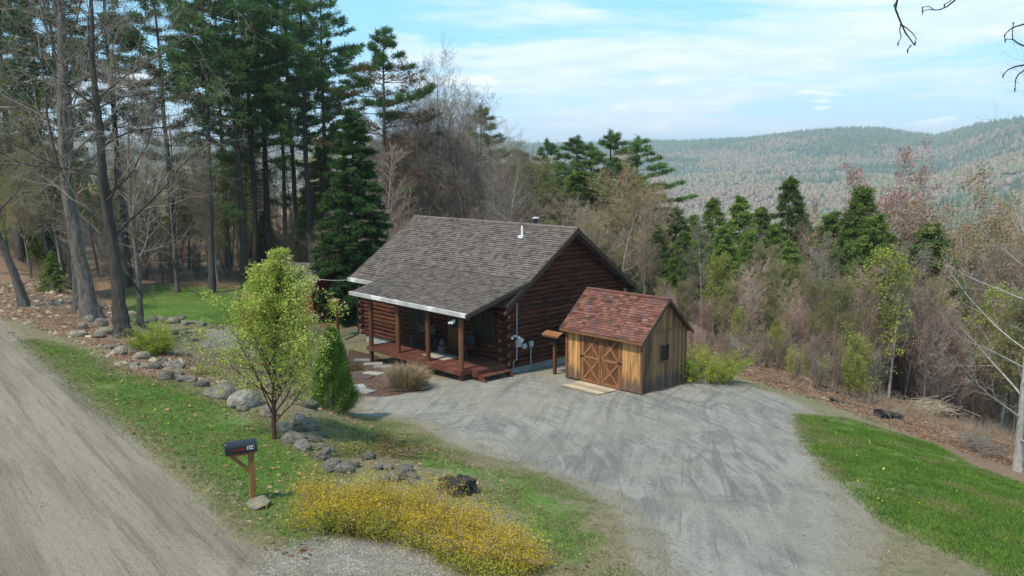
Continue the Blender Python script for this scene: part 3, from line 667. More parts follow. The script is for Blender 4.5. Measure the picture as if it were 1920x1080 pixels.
for (cx_, cy_, sx_, sy_) in ((0, 0, 1, -1), (XL, 0, -1, -1), (0, W, 1, 1), (XL, W, -1, 1)):
    mb = MB()                            # crossing log ends at the corner
    for i in range(16):
        z = zb+LOG*(i+.5)
        if i % 2: mb.tube([(cx_-sx_*.1, cy_+sy_*.0, z), (cx_+sx_*.27, cy_+sy_*.0, z)], .096, 10, random.random())
        else: mb.tube([(cx_, cy_-sy_*.1, z), (cx_, cy_+sy_*.27, z)], .096, 10, random.random())
    nf_ = len(mb.F)
    for i in range(16):
        z = zb+LOG*(i+.5); v = random.random()
        if i % 2: mb.tube([(cx_+sx_*.268, cy_, z), (cx_+sx_*.275, cy_, z)], .078, 10, v)
        else: mb.tube([(cx_, cy_+sy_*.268, z), (cx_, cy_+sy_*.275, z)], .078, 10, v)
    lc_ = mb.build('log_corner', M_log, cab); lc_.data.materials.append(M_logend); lc_.data.polygons.foreach_set('material_index', [int(i >= nf_) for i in range(len(mb.F))])
mb = MB(); mb.box(XL+.02, -.02, .02, W-.02, -1.7, zb-.005); mb.build('foundation', M_found, cab)
def shingles(p00, ux, uy, L, S, course=.14, tab=.30, thick=.028, skip=None, seed=0, rag=.5):
    """real overlapping courses: p00 eave corner, ux along the eave, uy up the slope"""
    mb = MB(); rd = random.Random(seed); ux = Vector(ux).normalized(); uy = Vector(uy).normalized(); nn = ux.cross(uy); n = int(S/course); p00 = Vector(p00)
    for i in range(n+1):
        s = i*course; off = rd.random()*tab; x = -off
        e = min(s+course*1.12, S)
        while x < L:
            w_ = tab*rd.choice([.6, .8, 1, 1.2]); xa, xb = max(x, 0), min(x+w_-.006, L); x += w_
            if xb-xa < .02: continue
            if skip and skip((xa+xb)/2, s+.05): continue
            v = min(1, max(0, rd.gauss(.5, .24))); th = thick*rd.choice([.8, 1, 1.5])
            a0 = p00+ux*xa+uy*s; b0 = p00+ux*xb+uy*s; a1 = p00+ux*xa+uy*e; b1 = p00+ux*xb+uy*e
            mb.add([a0+nn*.004, b0+nn*.004, b0+nn*(th+.012), a0+nn*(th+.012), a1+nn*.001, b1+nn*.001, b1+nn*.004, a1+nn*.004],
                   [(0, 1, 2, 3), (3, 2, 6, 7), (0, 3, 7, 4), (1, 5, 6, 2)], v)
    return mb
OV = .647; EA = .49; EZ = RZ-SL*(W/2+EA)
RL = -XL+2*OV; SS = math.hypot(W/2+EA, RZ-EZ)
PJ = .85; PZ = EZ+SL*(PJ+EA); PEy, PEz = -2.73, 2.40; PXL = -7.55     # porch roof springs at y=PJ
fslope = Vector((0, W/2+EA, RZ-EZ)).normalized()
pstart = (PJ+EA)/(W/2+EA)*SS
mb = shingles((XL-OV, -EA, EZ), (1, 0, 0), fslope, RL, SS, seed=1, skip=lambda x, s: (x+XL-OV > PXL) and s < pstart-.02)
mb2 = shingles((OV, W+EA, EZ), (-1, 0, 0), (0, -fslope.y, fslope.z), RL, SS, seed=2, tab=.5)
n0 = Vector((0, -SL, 1)).normalized()
for sgn in (1, -1):                      # deck of the roof under the shingles
    y0 = -EA if sgn == 1 else W+EA
    mb.poly([(XL-OV, y0, EZ), (XL-OV, W/2, RZ), (OV, W/2, RZ), (OV, y0, EZ)], (0, 0, -.06), .3)
mb.V += [] ; b = len(mb.V); mb.V += mb2.V; mb.F += [tuple(i+b for i in f) for f in mb2.F]; mb.v += mb2.v
roof = mb.build('roof', M_shingle, cab)
ps = Vector((0, PJ-PEy, PZ-PEz)); pl_ = ps.length
mb = shingles((PXL, PEy, PEz), (1, 0, 0), ps, OV-PXL, pl_, seed=3)
mb.poly([(PXL, PEy, PEz), (PXL, PJ, PZ), (OV, PJ, PZ), (OV, PEy, PEz)], (0, 0, -.05), .3)
# cheek closing the side of the porch roof where it springs from the main slope
proof = mb.build('porch_roof', M_shingle, cab)
mb = MB(); mb.tube([(XL-OV-.02, W/2, RZ+.035), (OV+.02, W/2, RZ+.035)], .06, 6, .9); mb.box(XL-OV-.02, OV+.02, W/2-.11, W/2+.11, RZ-.03, RZ+.045, .85); mb.build('ridge_cap', M_shingle, roof)
mb = MB()
mb.box(PXL-.02, OV+.02, PEy-.035, PEy+.005, PEz-.10, PEz+.045, .6); mb.box(PXL-.02, OV+.02, PEy-.03, PEy+.10, PEz+.035, PEz+.062, .8)
mb.build('white_eave_edge', M_fascia, proof)
mb = MB(); mb.box(XL-OV-.02, PXL, -EA-.035, -EA+.005, EZ-.12, EZ+.035, .6); mb.box(XL-OV-.02, PXL+.1, -EA-.03, -EA+.13, EZ+.04, EZ+.07, .9); mb.build('white_eave_edge', M_fascia, roof)
mb = MB()
for x in (OV+.005, XL-OV-.045):
    mb.poly([(x, -EA-.03, EZ-.02), (x, W/2, RZ+.02), (x, W/2, RZ-.21), (x, -EA-.03, EZ-.25)], (.04, 0, 0), .5)
    mb.build('barge_board', M_dark, roof); mb = MB(); mb.poly([(x, W/2, RZ+.02), (x, W+EA+.03, EZ-.02), (x, W+EA+.03, EZ-.25), (x, W/2, RZ-.21)], (.04, 0, 0), .5); mb.build('barge_board', M_dark, roof); mb = MB()
mb.box(XL-OV, OV, W+EA+.005, W+EA+.035, EZ-.2, EZ-.01); mb.build('barge_board', M_dark, roof)
mb = MB()
for x in (OV+.05, PXL-.045):
    mb.poly([(x, PEy, PEz+.0), (x, PJ, PZ+.0), (x, PJ, PZ-.16), (x, PEy, PEz-.16)], (.035, 0, 0), .6); mb.build('barge_board', M_dark, proof); mb = MB()
mb.poly([(PXL, -.02, 2.2), (PXL, -.02, PZ-.30), (PXL, PJ, PZ-.02), (PXL, PJ, 2.2)], (.03, 0, 0), .4)
mb.build('barge_board', M_dark, proof)
mb = MB()
for x in (OV+.05-.12,):
    mb.tube([(x+.02, -.10, EZ+SL*(EA-.10)-.26), (x+.02, -EA-.12, EZ-.34)], .085, 10, .9)
for y in (.3, W/2, W-.3, W*.27, W*.73):
    z = RZ-SL*abs(y-W/2)-.28; mb.build('purlin', M_log, roof); mb = MB(); mb.tube([(-.1, y, z), (OV-.03, y, z)], .09, 8, .5)
mb.build('purlin', M_log, roof)
# porch
mb = MB(); x = -6.62; i = 0
while x < 0.0:
    v = random.random(); mb.box(x, x+.135, -2.43, -.075, -.04, 0, v); x += .141
mb.build('deck_floor', M_deck, cab)
mb = MB(); mb.box(-6.66, .03, -2.47, -2.435, -.20, -.012, .5); mb.box(.004, .035, -2.434, -.28, -.20, -.012, .5); mb.box(-6.66, -6.625, -2.434, -.07, -.20, -.012, .5)
for yy in (-1.6, -.8): mb.box(-6.6, 0, yy, yy+.05, -.20, -.045, .3)
mb.build('deck_rim', M_deck, cab)
mb = MB(); mb.box(.04, .42, -1.9, -.30, -.045, -.003, .6); mb.box(.05, .40, -1.9, -1.86, -.30, -.05, .4); mb.box(.40, .425, -1.88, -.32, -.17, -.05, .4)
mb.box(.43, .78, -1.85, -.35, -.235, -.19, .5); mb.beam((.05, -1.83, -.12), (.85, -1.83, -.46), .05, .2, v=.4); mb.beam((.05, -.37, -.12), (.85, -.37, -.46), .05, .2, v=.4)
mb.build('porch_steps', M_deck, cab)
for i, x in enumerate((-.12, -2.28, -4.42, -6.50)):
    mb = MB(); mb.tube([(x, -2.30, .0), (x, -2.30, PEz-.28)], .108, 14, random.random()); mb.build('porch_post', M_post, cab, smooth=False)
    X, Y = CF(x, -2.3); mb = MB(); mb.box(x-.07, x+.07, -2.37, -2.23, hz_(X, Y)-.78-.1, -.2, .4); mb.build('deck_footing', M_deck, cab)
mb = MB(); mb.beam((-6.9, -2.3, PEz-.19), (.35, -2.3, PEz-.19), .14, .2, v=.3)
for k in range(17): x = -6.9+k*.45; mb.beam((x, PEy+.1, PEz-.12), (x, .0, PEz-.12+(2.73-.1)*.293), .05, .12, v=.2)
mb.build('porch_beam', M_dark, cab)
mb = MB(); mb.box(-3.6, -2.55, -.13, -.05, .02, 2.12, .4); d = mb.build('front_door', M_door, cab)
mb = MB(); mb.box(-3.4, -2.75, -.145, -.135, 1.05, 1.9); mb.build('glass_pane', M_glass, d)
for x0 in (-6.3, -1.9):
    mb = MB()
    for (a, b_, c, e) in ((x0-.07, x0, .75, 1.97), (x0+1.3, x0+1.37, .75, 1.97), (x0-.07, x0+1.37, .68, .75), (x0-.07, x0+1.37, 1.97, 2.04), (x0+.63, x0+.67, .75, 1.97)): mb.box(a, b_, -.14, -.06, c, e)
    w_ = mb.build('window', M_dark, cab); mb = MB(); mb.box(x0, x0+1.3, -.115, -.10, .75, 1.97); mb.build('glass_pane', M_glass, w_)
# roof and wall fittings
zs = lambda y: RZ-SL*abs(y-W/2)
mb = MB(); mb.tube([(-2.15, 3.15, zs(3.15)-.05), (-2.15, 3.15, zs(3.15)+.50)], .05, 12); mb.box(-2.30, -2.0, 3.02, 3.3, zs(3.15)-.06, zs(3.15)+.045); mb.build('vent_pipe', M_white, roof)
mb = MB(); mb.tube([(-2.7, 4.6, zs(4.6)-.1), (-2.7, 4.6, zs(4.6)+.76)], .1, 14); fl = mb.build('flue', M_iron, roof)
mb = MB(); mb.tube([(-2.7, 4.6, zs(4.6)+.77), (-2.7, 4.6, zs(4.6)+.80), (-2.7, 4.6, zs(4.6)+.86)], [.17, .18, .10], 14); mb.build('flue_cap', M_fascia, fl)
mb = MB(); mb.tube([(.11, .62, .0), (.11, .62, 2.45)], .022, 8); mb.tube([(.11, .42, -.55), (.11, .42, -.1), (.11, .50, -.02), (.11, .62, .0)], .02, 8); mb.build('conduit', M_grey, cab)
mb = MB(); mb.box(.085, .20, .55, .83, .55, .86, .7); mt = mb.build('electric_meter', M_grey, cab)
mb = MB(); mb.tube([(.20, .74, .84), (.30, .74, .84)], .10, 16); mb.tube([(.20, .62, .97), (.26, .62, .97)], .07, 12); mb.build('meter_dial', M_white, mt)
mb = MB(); mb.box(.085, .17, .95, 1.17, .42, .62, .7); mb.tube([(.13, 1.45, -.35), (.13, 1.45, .45)], .022, 8); mb.box(.085, .19, 1.37, 1.56, .45, .68, .8); mb.build('junction_box', M_grey, cab)
mb = MB(); mb.tube([(.1, .30, 1.02), (.26, .22, 1.0)], [.035, .06], 10); mb.tube([(.1, .38, 1.05), (.26, .40, 1.07)], [.03, .05], 10); mb.build('floodlight', M_white, cab)
mb = MB(); mb.tube([(-.3, -2.46, 2.0), (-.34, -2.62, 1.93)], [.03, .055], 10); mb.tube([(-.48, -2.46, 2.0), (-.5, -2.62, 1.90)], [.03, .055], 10); mb.box(-.45, -.33, -2.47, -2.42, 1.98, 2.06); mb.build('porch_floodlight', M_white, cab)
mb = MB(); mb.tube([(-10.75, -.35, 2.3), (-10.75, -.2, 2.1), (-10.75, -.2, -.2), (-10.75, -.28, -.4), (-10.9, -.95, -.62)], .045, 8, .3); mb.build('downspout', M_dark, cab)
# porch things
def ctree(name, label, cat, x, y, z=0, rz=0):
    X, Y = CF(x, y); return thing(name, label, cat, (X, Y, .78+z), CRZ+rz)
M_benchwood = mat('grey_bench_wood', (.11, .09, .07), (.07, .06, .048), 4, .8, .1)
b_ = ctree('porch_bench', 'weathered wooden bench against the porch wall near the left end', 'bench', -4.9, -.55)
mb = MB(); [mb.box(-.65, .65, -.22+k*.11, -.13+k*.11, .42, .45, random.random()) for k in range(4)]; mb.build('seat', M_benchwood, b_)
mb = MB(); [mb.box(-.65, .65, .22, .25, .55+k*.13, .64+k*.13, random.random()) for k in range(3)]; mb.build('backrest', M_benchwood, b_)
for x in (-.6, .6):
    for y in (-.2, .22): mb = MB(); mb.box(x-.03, x+.03, y-.03, y+.03, 0, .42 if y < 0 else .95); mb.build('leg', M_benchwood, b_)
ch = ctree('porch_chair', 'dark armchair with a red cushion on the porch behind the corner post', 'chair', -1.75, -.65)
mb = MB(); mb.box(-.3, .3, -.28, .28, .36, .42); mb.box(-.3, .3, .22, .28, .42, .95); mb.box(-.36, -.3, -.28, .28, .56, .61); mb.box(.3, .36, -.28, .28, .56, .61)
for x in (-.33, .33):
    for y in (-.25, .25): mb.box(x-.03, x+.03, y-.03, y+.03, 0, .56)
mb.build('frame', M_iron, ch); mb = MB(); mb.box(-.28, .28, -.26, .20, .425, .52, .6); mb.build('cushion', M_redwood, ch, bevel=.03)
pt = ctree('tiered_planter', 'pale stacked planter pot standing on the porch floor', 'planter', -3.0, -.95); M_pot = mat('dark_stone_pot', (.10, .105, .105), (.06, .062, .062), 5)
mb = MB(); mb.tube([(0, 0, 0), (0, 0, .06), (0, 0, .30), (0, 0, .34), (0, 0, .35)], [.15, .17, .23, .24, .1], 16); mb.build('pot', M_pot, pt)
mb = MB(); mb.tube([(0, 0, .35), (0, 0, .42), (0, 0, .50), (0, 0, .62), (0, 0, .68)], [.06, .15, .13, .05, .01], 14); mb.build('finial', M_pot, pt)
X, Y = CF(-2.65, -1.35); mb = MB(); mb.box(-.75, .75, -.42, .42, .001, .014); o = mb.build('porch_rug', mat('pale_rug', (.33, .30, .25), (.27, .245, .205), 8, .95, .1)); o.location = (X, Y, .78); o.rotation_euler = (0, 0, CRZ)
tag(o, 'pale doormat rug lying on the red porch floor', 'rug')
t_ = ctree('porch_table', 'low dark side table beside the porch bench', 'table', -3.95, -.5)
mb = MB(); mb.box(-.3, .3, -.3, .3, .5, .54); mb.build('tabletop', M_iron, t_)
for x in (-.26, .26):
    for y in (-.26, .26): mb = MB(); mb.box(x-.025, x+.025, y-.025, y+.025, 0, .5); mb.build('leg', M_iron, t_)

# ================================================================== SHED
K = 1.31; SX, SY = 3.762*K, 23.255*K; SZ = CAMZ-6.678*K; SRZ = R(-45.145)
sh = thing('garden_shed', 'small board shed with red shingle roof and crossed-brace double doors', 'shed', (SX, SY, SZ), SRZ)
SFm = frame(SX, SY, SRZ); sl, sw = 2.849*K, 2.2*K; she, shr = 1.651*K, 2.78*K; so_, se_ = .163*K, .189*K
ss_ = (shr-she)/(sw/2+se_); topw = she+ss_*se_-.03
def boards(name, f, L, top, w_=.13, t_=.022, m=M_board, z0=.10, gaps=()):
    """vertical boards; f(s, out) -> xy"""
    mb = MB(); s = 0; rd = random.Random(len(name)+int(L*10))
    while s < L-.02:
        e = min(s+w_*rd.choice([.85, 1, 1.15]), L); hit = None
        zz = top((s+e)/2); tt = t_*rd.choice([.8, 1, 1.3]); segs = [(z0, zz)]
        for (g0, g1, h0, h1) in gaps:
            if s+.02 < g1 and e-.02 > g0: segs = [(a, b_) for a, b_ in ((z0, h0), (h1, zz)) if b_-a > .02]
        v = rd.random()
        for a, b_ in segs:
            P4 = [f(s+.004, 0), f(e-.004, 0), f(e-.004, tt), f(s+.004, tt)]; zt = [min(b_, top(q_)) if b_ == zz else b_ for q_ in (s, e, e, s)]
            mb.add([(p_[0], p_[1], a) for p_ in P4]+[(P4[i][0], P4[i][1], zt[i]) for i in range(4)], [(0, 3, 2, 1), (4, 5, 6, 7), (0, 1, 5, 4), (1, 2, 6, 5), (2, 3, 7, 6), (3, 0, 4, 7)], v)
        s = e
    return mb.build(name, m, sh)
D0, D1, DT = .99, 2.93, topw-.17        # doors between these distances from the near corner
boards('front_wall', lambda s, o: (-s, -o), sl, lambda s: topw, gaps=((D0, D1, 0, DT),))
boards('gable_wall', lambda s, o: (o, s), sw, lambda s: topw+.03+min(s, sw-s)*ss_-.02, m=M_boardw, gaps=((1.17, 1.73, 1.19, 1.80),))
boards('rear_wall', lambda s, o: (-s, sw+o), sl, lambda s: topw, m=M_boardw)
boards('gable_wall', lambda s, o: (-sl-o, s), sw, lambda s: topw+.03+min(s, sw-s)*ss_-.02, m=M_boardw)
mb = MB(); mb.box(-sl+.03, -.03, .03, sw-.03, .05, .12, .4); mb.box(-sl+.03, -.03, sw*.5, sw*.5+.02, .12, topw, .2); mb.build('floor', M_dark, sh)
mb = MB()
for y in (.03, sw/2-.08, sw-.18): mb.box(-sl+.0, 0, y, y+.12, -.12, .045, .4)
mb.box(-.02, .012, .03, sw-.03, .02, .11, .5); mb.build('skid', M_trim, sh)
mb = MB()
for (x, y) in ((.018, -.025), (-sl-.018, -.025), (.018, sw+.025), (-sl-.018, sw+.025)):
    mb.box(x-.045, x+.045, y-.045 if y < 0 else y-.03, y+.03 if y < 0 else y+.045, .06, topw-.02, .5); mb.build('corner_trim', M_trim, sh); mb = MB()
mb.box(.025, .05, .02, sw-.02, topw-.02, topw+.06, .6); mb.build('gable_band', M_trim, sh); mb = MB(); mb.box(.03, .055, sw/2-.25, sw/2+.25, shr-.45, shr-.40, .8)
mb.build('gable_vent', M_trim, sh)
fs = Vector((0, sw/2+se_, shr-she)); S2 = fs.length; RLs = sl+2*so_
mb = shingles((-sl-so_, -se_, she), (1, 0, 0), fs, RLs, S2, course=.125, tab=.28, seed=11, thick=.014)
m2 = shingles((so_, sw+se_, she), (-1, 0, 0), (0, -fs.y, fs.z), RLs, S2, course=.125, tab=.28, seed=12, thick=.014)
mb.poly([(-sl-so_, -se_, she), (-sl-so_, sw/2, shr), (so_, sw/2, shr), (so_, -se_, she)], (0, 0, -.03), .4)
mb.poly([(so_, sw+se_, she), (so_, sw/2, shr), (-sl-so_, sw/2, shr), (-sl-so_, sw+se_, she)], (0, 0, -.03), .4)
b = len(mb.V); mb.V += m2.V; mb.F += [tuple(i+b for i in f) for f in m2.F]; mb.v += m2.v
mb.box(-sl-so_, so_, sw/2-.09, sw/2+.09, shr-.02, shr+.03, .6)
sroof = mb.build('roof', M_redshingle, sh)
mb = MB()
for x in (so_+.004, -sl-so_-.03):
    mb.poly([(x, -se_-.02, she-.005), (x, sw/2, shr+.005), (x, sw/2, shr-.14), (x, -se_-.02, she-.14)], (.026, 0, 0), .9)
    mb.build('barge_board', M_dark, sroof); mb = MB(); mb.poly([(x, sw/2, shr+.005), (x, sw+se_+.02, she-.005), (x, sw+se_+.02, she-.14), (x, sw/2, shr-.14)], (.026, 0, 0), .5)
    mb.build('barge_board', M_dark, sroof); mb = MB()
mb = MB(); mb.box(-sl-so_, so_, -se_-.026, -se_-.004, she-.11, she-.008, .6); mb.build('fascia', M_trim, sroof)
for k in range(2):
    x1 = -D0-k*(D1-D0)/2-.01; x0 = x1-(D1-D0)/2+.02; mb = MB(); n = 8
    for i in range(n): mb.box(x0+(x1-x0)*i/n+.003, x0+(x1-x0)*(i+1)/n-.003, -.022, 0, .10, DT, random.random())
    dr = mb.build('door', M_door, sh); mb = MB(); f_ = .10; zm = (.10+DT)/2-.02
    for (a, b_, c, e) in ((x0, x1, .10, .10+f_), (x0, x1, DT-f_, DT), (x0, x1, zm-f_/2, zm+f_/2), (x0, x0+f_*.8, .10+f_, DT-f_), (x1-f_*.8, x1, .10+f_, DT-f_)): mb.box(a+.001, b_-.001, -.044, -.023, c, e, random.random())
    for (z0, z1) in ((.2, zm-.05), (zm+.05, DT-.1)):
        mb.beam((x0+.08, -.036, z0), (x1-.08, -.036, z1), .020, .085, up=(0, 0, 1), v=.8); mb.beam((x0+.08, -.041, z1), (x1-.08, -.041, z0), .016, .085, up=(0, 0, 1), v=.6)
    mb.build('cross_brace', M_brace, dr)
    mb = MB(); hx = x1 if k == 0 else x0; sg = -1 if k == 0 else 1
    mb.box(min(hx-sg*.10, hx+sg*.12), max(hx-sg*.10, hx+sg*.12), -.058, -.046, zm-.03, zm+.03); mb.build('hinge', M_iron, dr)
mb = MB(); mb.box(-D0+.0, -D0+.09, -.034, -.002, .08, DT+.02); mb.box(-D1-.09, -D1, -.034, -.002, .08, DT+.02); mb.box(-D1-.09, -D0+.09, -.036, -.004, DT+.02, DT+.10); mb.build('door_frame', M_trim, sh)
mb = MB()
for (a, b_, c, e) in ((1.11, 1.17, 1.13, 1.86), (1.73, 1.79, 1.13, 1.86), (1.17, 1.73, 1.80, 1.86), (1.17, 1.73, 1.13, 1.19)): mb.box(-.02, .045, a, b_, c, e)
mb.box(.0, .085, 1.09, 1.81, 1.10, 1.135, .8); wn = mb.build('window', M_trim, sh); mb = MB(); mb.box(-.012, -.004, 1.17, 1.73, 1.19, 1.80); mb.build('glass_pane', M_glass, wn)
# ramp
rx, ry = SFm(-(D0+D1)/2-.02, -.07); o = MB()
zg = max(hz_(*SFm(-a_, -1.3)) for a_ in (D0, 1.9, D1))-SZ+.01
for i in range(9):
    y0 = -.02-i*.135; za = .09+(zg+.04-.09)*(i/9); zb_ = .09+(zg+.04-.09)*((i+1)/9)
    v = random.random(); o.add([(-.95, y0, za), (.95, y0, za), (.95, y0-.13, zb_), (-.95, y0-.13, zb_), (-.95, y0, za-.035), (.95, y0, za-.035), (.95, y0-.13, zb_-.035), (-.95, y0-.13, zb_-.035)],
        [(0, 3, 2, 1), (4, 5, 6, 7), (0, 1, 5, 4), (1, 2, 6, 5), (2, 3, 7, 6), (3, 0, 4, 7)], v)
for x in (-.9, .86): o.beam((x, -.05, .02), (x, -1.15, zg-.02), .05, .07, v=.2)
ob = o.build('wooden_ramp', M_ramp); ob.location = (rx, ry, SZ); ob.rotation_euler = (0, 0, SRZ); tag(ob, 'pale plank ramp on the gravel leading up to the shed doors', 'ramp')

# ================================================================== POSTS WITH LITTLE ROOFS
def feeder(px, py, H, wid, rz, label, red, name):
    p = G(px, py); r_ = thing(name, label, 'bird feeder', p, rz)
    mb = MB(); mb.box(-.06, .06, -.06, .06, -.3, H-.1, .6); mb.build('post', M_post, r_)
    mb = MB(); mb.box(-.17, .17, -.17, .17, H-.36, H-.06); mb.beam((-.3, 0, H-.08), (-.03, 0, H-.42), .05, .05); mb.beam((.3, 0, H-.08), (.03, 0, H-.42), .05, .05); mb.build('feeder_box' if red else 'bracket', M_redwood if red else M_iron, r_)
    mb = MB(); w2 = wid/2
    mb.poly([(-w2, -w2*.75, H-.02), (w2, -w2*.75, H-.02), (w2, 0, H+.10), (-w2, 0, H+.10)], (0, 0, .035), .6); mb.poly([(-w2, 0, H+.10), (w2, 0, H+.10), (w2, w2*.75, H-.02), (-w2, w2*.75, H-.02)], (0, 0, .035), .5)
    mb.box(-w2+.03, w2-.03, -w2*.75+.02, w2*.75-.02, H-.07, H-.03, .8); mb.build('roof_board', M_brace if not red else M_boardw, r_)
feeder(1040, 702, 1.72, .92, SRZ, 'brown post with a flat board roof standing left of the shed', False, 'roofed_post')
feeder(634, 632, 1.95, .72, CRZ, 'tall red bird feeder post with a small roof left of the cabin', True, 'bird_feeder')

# ================================================================== RED OUTBUILDING BEHIND THE YOUNG TREE
bp = T(585, 46); bz = bp.z; BR = R(-30)
ob_ = thing('red_outbuilding', 'red painted outbuilding with a dark roof half hidden behind the young tree', 'outbuilding', (bp.x, bp.y, bz), BR)
mb = MB()
for i in range(20): mb.box(-4.4+i*.22, -4.4+i*.22+.21, -.0, .05, 0, 2.3, random.random())
for i in range(12): mb.box(-.05, .0, i*.24+.05, i*.24+.28, 0, 2.3+min(i, 11-i)*.13, random.random()); mb.box(-4.45, -4.40, i*.24+.05, i*.24+.28, 0, 2.3+min(i, 11-i)*.13, random.random())
mb.box(-4.4, -.05, .06, 2.85, -.2, 2.25, .5); mb.build('wall', M_redwood, ob_)
mb = shingles((-4.7, -.3, 2.25), (1, 0, 0), (0, 1.75, 1.05), 5.0, 2.04, seed=21, tab=.4); mb.poly([(-4.7, -.3, 2.25), (-4.7, 1.45, 3.3), (.3, 1.45, 3.3), (.3, -.3, 2.25)], (0, 0, -.05), .3); mb.poly([(-4.7, 3.2, 2.25), (.3, 3.2, 2.25), (.3, 1.45, 3.3), (-4.7, 1.45, 3.3)], (0, 0, -.05), .3)
mb.build('roof', M_shingle, ob_)
for x0 in (-3.6, -1.5):
    mb = MB(); mb.box(x0-.5, x0+.5, -.04, -.005, .9, 1.8); w_ = mb.build('window', M_dark, ob_); mb = MB(); mb.box(x0-.42, x0+.42, -.055, -.045, .98, 1.72); mb.build('glass_pane', M_glass, w_)
lp = T(441, 44.5); ln = thing('wood_store', 'small red lean-to with a brown board roof at the edge of the back lawn', 'lean-to', lp, R(-18))
mb = MB(); mb.box(.1, 2.1, 1.0, 1.05, 0, 1.85); mb.box(2.05, 2.1, .1, 1.0, 0, 1.75); mb.box(.1, .2, .1, .2, 0, 1.7)
for i in range(5): mb.box(.15+i*.2, .15+i*.2+.17, .12, .16, .0, 1.65, random.random())
mb.build('wall', M_redwood, ln)
mb = MB(); mb.poly([(-.15, -.15, 1.72), (2.35, -.15, 1.72), (2.35, 1.3, 2.02), (-.15, 1.3, 2.02)], (0, 0, .06), .5); mb.build('roof', M_trim, ln)
mb = MB(); a = Vector((*CF(-10.9, -.4), .78+2.45)); b_ = Vector((bp.x, bp.y+.5, bz+2.6)); pts = [a.lerp(b_, i/12)-Vector((0, 0, .08*math.sin(math.pi*i/12))) for i in range(13)]
mb.tube(pts, .014, 5); tag(mb.build('power_cable', M_grey), 'thin pale cable strung from the cabin eave to the outbuilding', 'cable')

# ================================================================== MAILBOX
mp = G(475, 941); mrz = R(28)
M_mpost = mat('mailbox_post', (.26, .125, .045), (.18, .08, .03), 4, .7, .3, .3, (6, 6, .6)); m_ = thing('mailbox', 'black rural mailbox numbered 214 on a wooden post by the road', 'mailbox', mp, mrz)
mb = MB(); mb.box(-.05, .05, -.05, .05, -.2, .93, .5); mb.build('post', M_mpost, m_, bevel=.006)
mb = MB(); mb.box(-.40, .06, -.06, .06, .935, .975, .8); mb.beam((-.34, 0, .93), (-.045, 0, .60), .06, .07, up=(0, 1, 0), v=.3); mb.build('bracket', M_mpost, m_)
def boxprof(x0, x1, inset=0.0):
    n = 10; pr = [(-.098+inset, .98+inset), (.098-inset, .98+inset)]+[((.098-inset)*math.cos(math.pi*i/n), 1.115+(.095-inset)*math.sin(math.pi*i/n)) for i in range(n+1)]
    V = [(x0, y, z) for y, z in pr]+[(x1, y, z) for y, z in pr]; k = len(pr)
    return V, [tuple(range(k))[::-1], tuple(range(k, 2*k))]+[(i, (i+1) % k, k+(i+1) % k, k+i) for i in range(k)]
mb = MB(); mb.add(*boxprof(-.44, .10)); bx_ = mb.build('box', M_black, m_, bevel=.004)
mb = MB(); mb.add(*boxprof(-.462, -.441, -.006)); dd = mb.build('door', M_black, m_, bevel=.003); mb = MB(); mb.box(-.49, -.462, -.02, .02, 1.15, 1.17); mb.build('pull_tab', M_iron, dd)
M_flag = mat('red_flag', (.30, .012, .014), (.22, .01, .012), 3, .5, 0, .1)
mb = MB(); mb.box(-.33, -.13, -.108, -.104, 1.055, 1.075); mb.box(-.20, -.13, -.109, -.105, 1.045, 1.085); mb.build('flag', M_flag, m_)
mb = MB(); mb.box(-.085, .045, -.1025, -.0985, 1.045, 1.115); pn = mb.build('number_plate', M_white, m_)
fc_ = bpy.data.curves.new('digits', 'FONT'); fc_.body = '214'; fc_.size = .082; fc_.align_x = 'CENTER'; fc_.align_y = 'CENTER'; fc_.extrude = .001; fc_.offset = .0025
fo = bpy.data.objects.new('digits_tmp', fc_); col.objects.link(fo); bpy.context.view_layer.update()
me = bpy.data.meshes.new_from_object(fo.evaluated_get(bpy.context.evaluated_depsgraph_get())); bpy.data.objects.remove(fo)
me.materials.clear(); me.materials.append(M_black); fo = link('digits', me, pn); fo.rotation_euler = (R(90), 0, 0); fo.location = (-.02, -.1045, 1.08)

# ================================================================== ROCKS
def rockmesh(seed, flat=.7, sharp=.25):
    import bmesh
    bm = bmesh.new(); bmesh.ops.create_icosphere(bm, subdivisions=4, radius=1); o_ = Vector((seed*7.1, seed*3.3, 0)); rd = random.Random(seed)
    pl_ = [(Vector((rd.gauss(0, 1), rd.gauss(0, 1), rd.gauss(0, .7))).normalized(), rd.uniform(.62, .9)) for _ in range(9)]
    for v in bm.verts:
        p = v.co.copy()
        for n_, d_ in pl_:
            k = p.dot(n_)-d_
            if k > 0: p -= n_*k*(.85 if sharp > .2 else .5)
        p *= 1+sharp*.5*mn.noise(p*1.6+o_)+(.12*mn.noise(p*4+o_)+.06*mn.noise(p*9+o_)+.04*mn.noise(p*19+o_))*(1 if sharp else .35); p.z *= flat; v.co = p
    me = bpy.data.meshes.new('rock'); bm.to_mesh(me); bm.free(); me.polygons.foreach_set('use_smooth', [True]*len(me.polygons)); return me
RM = [rockmesh(i, .75, .0) if i >= 7 else rockmesh(i, [.75, .6, .45, .7, .35][i % 5], .3 if i % 2 else .15) for i in range(9)]
RMg = []; RMt = []
for m0 in RM:
    a = m0.copy(); a.materials.append(M_rock); RMg.append(a); a = m0.copy(); a.materials.append(M_rocktan); RMt.append(a)
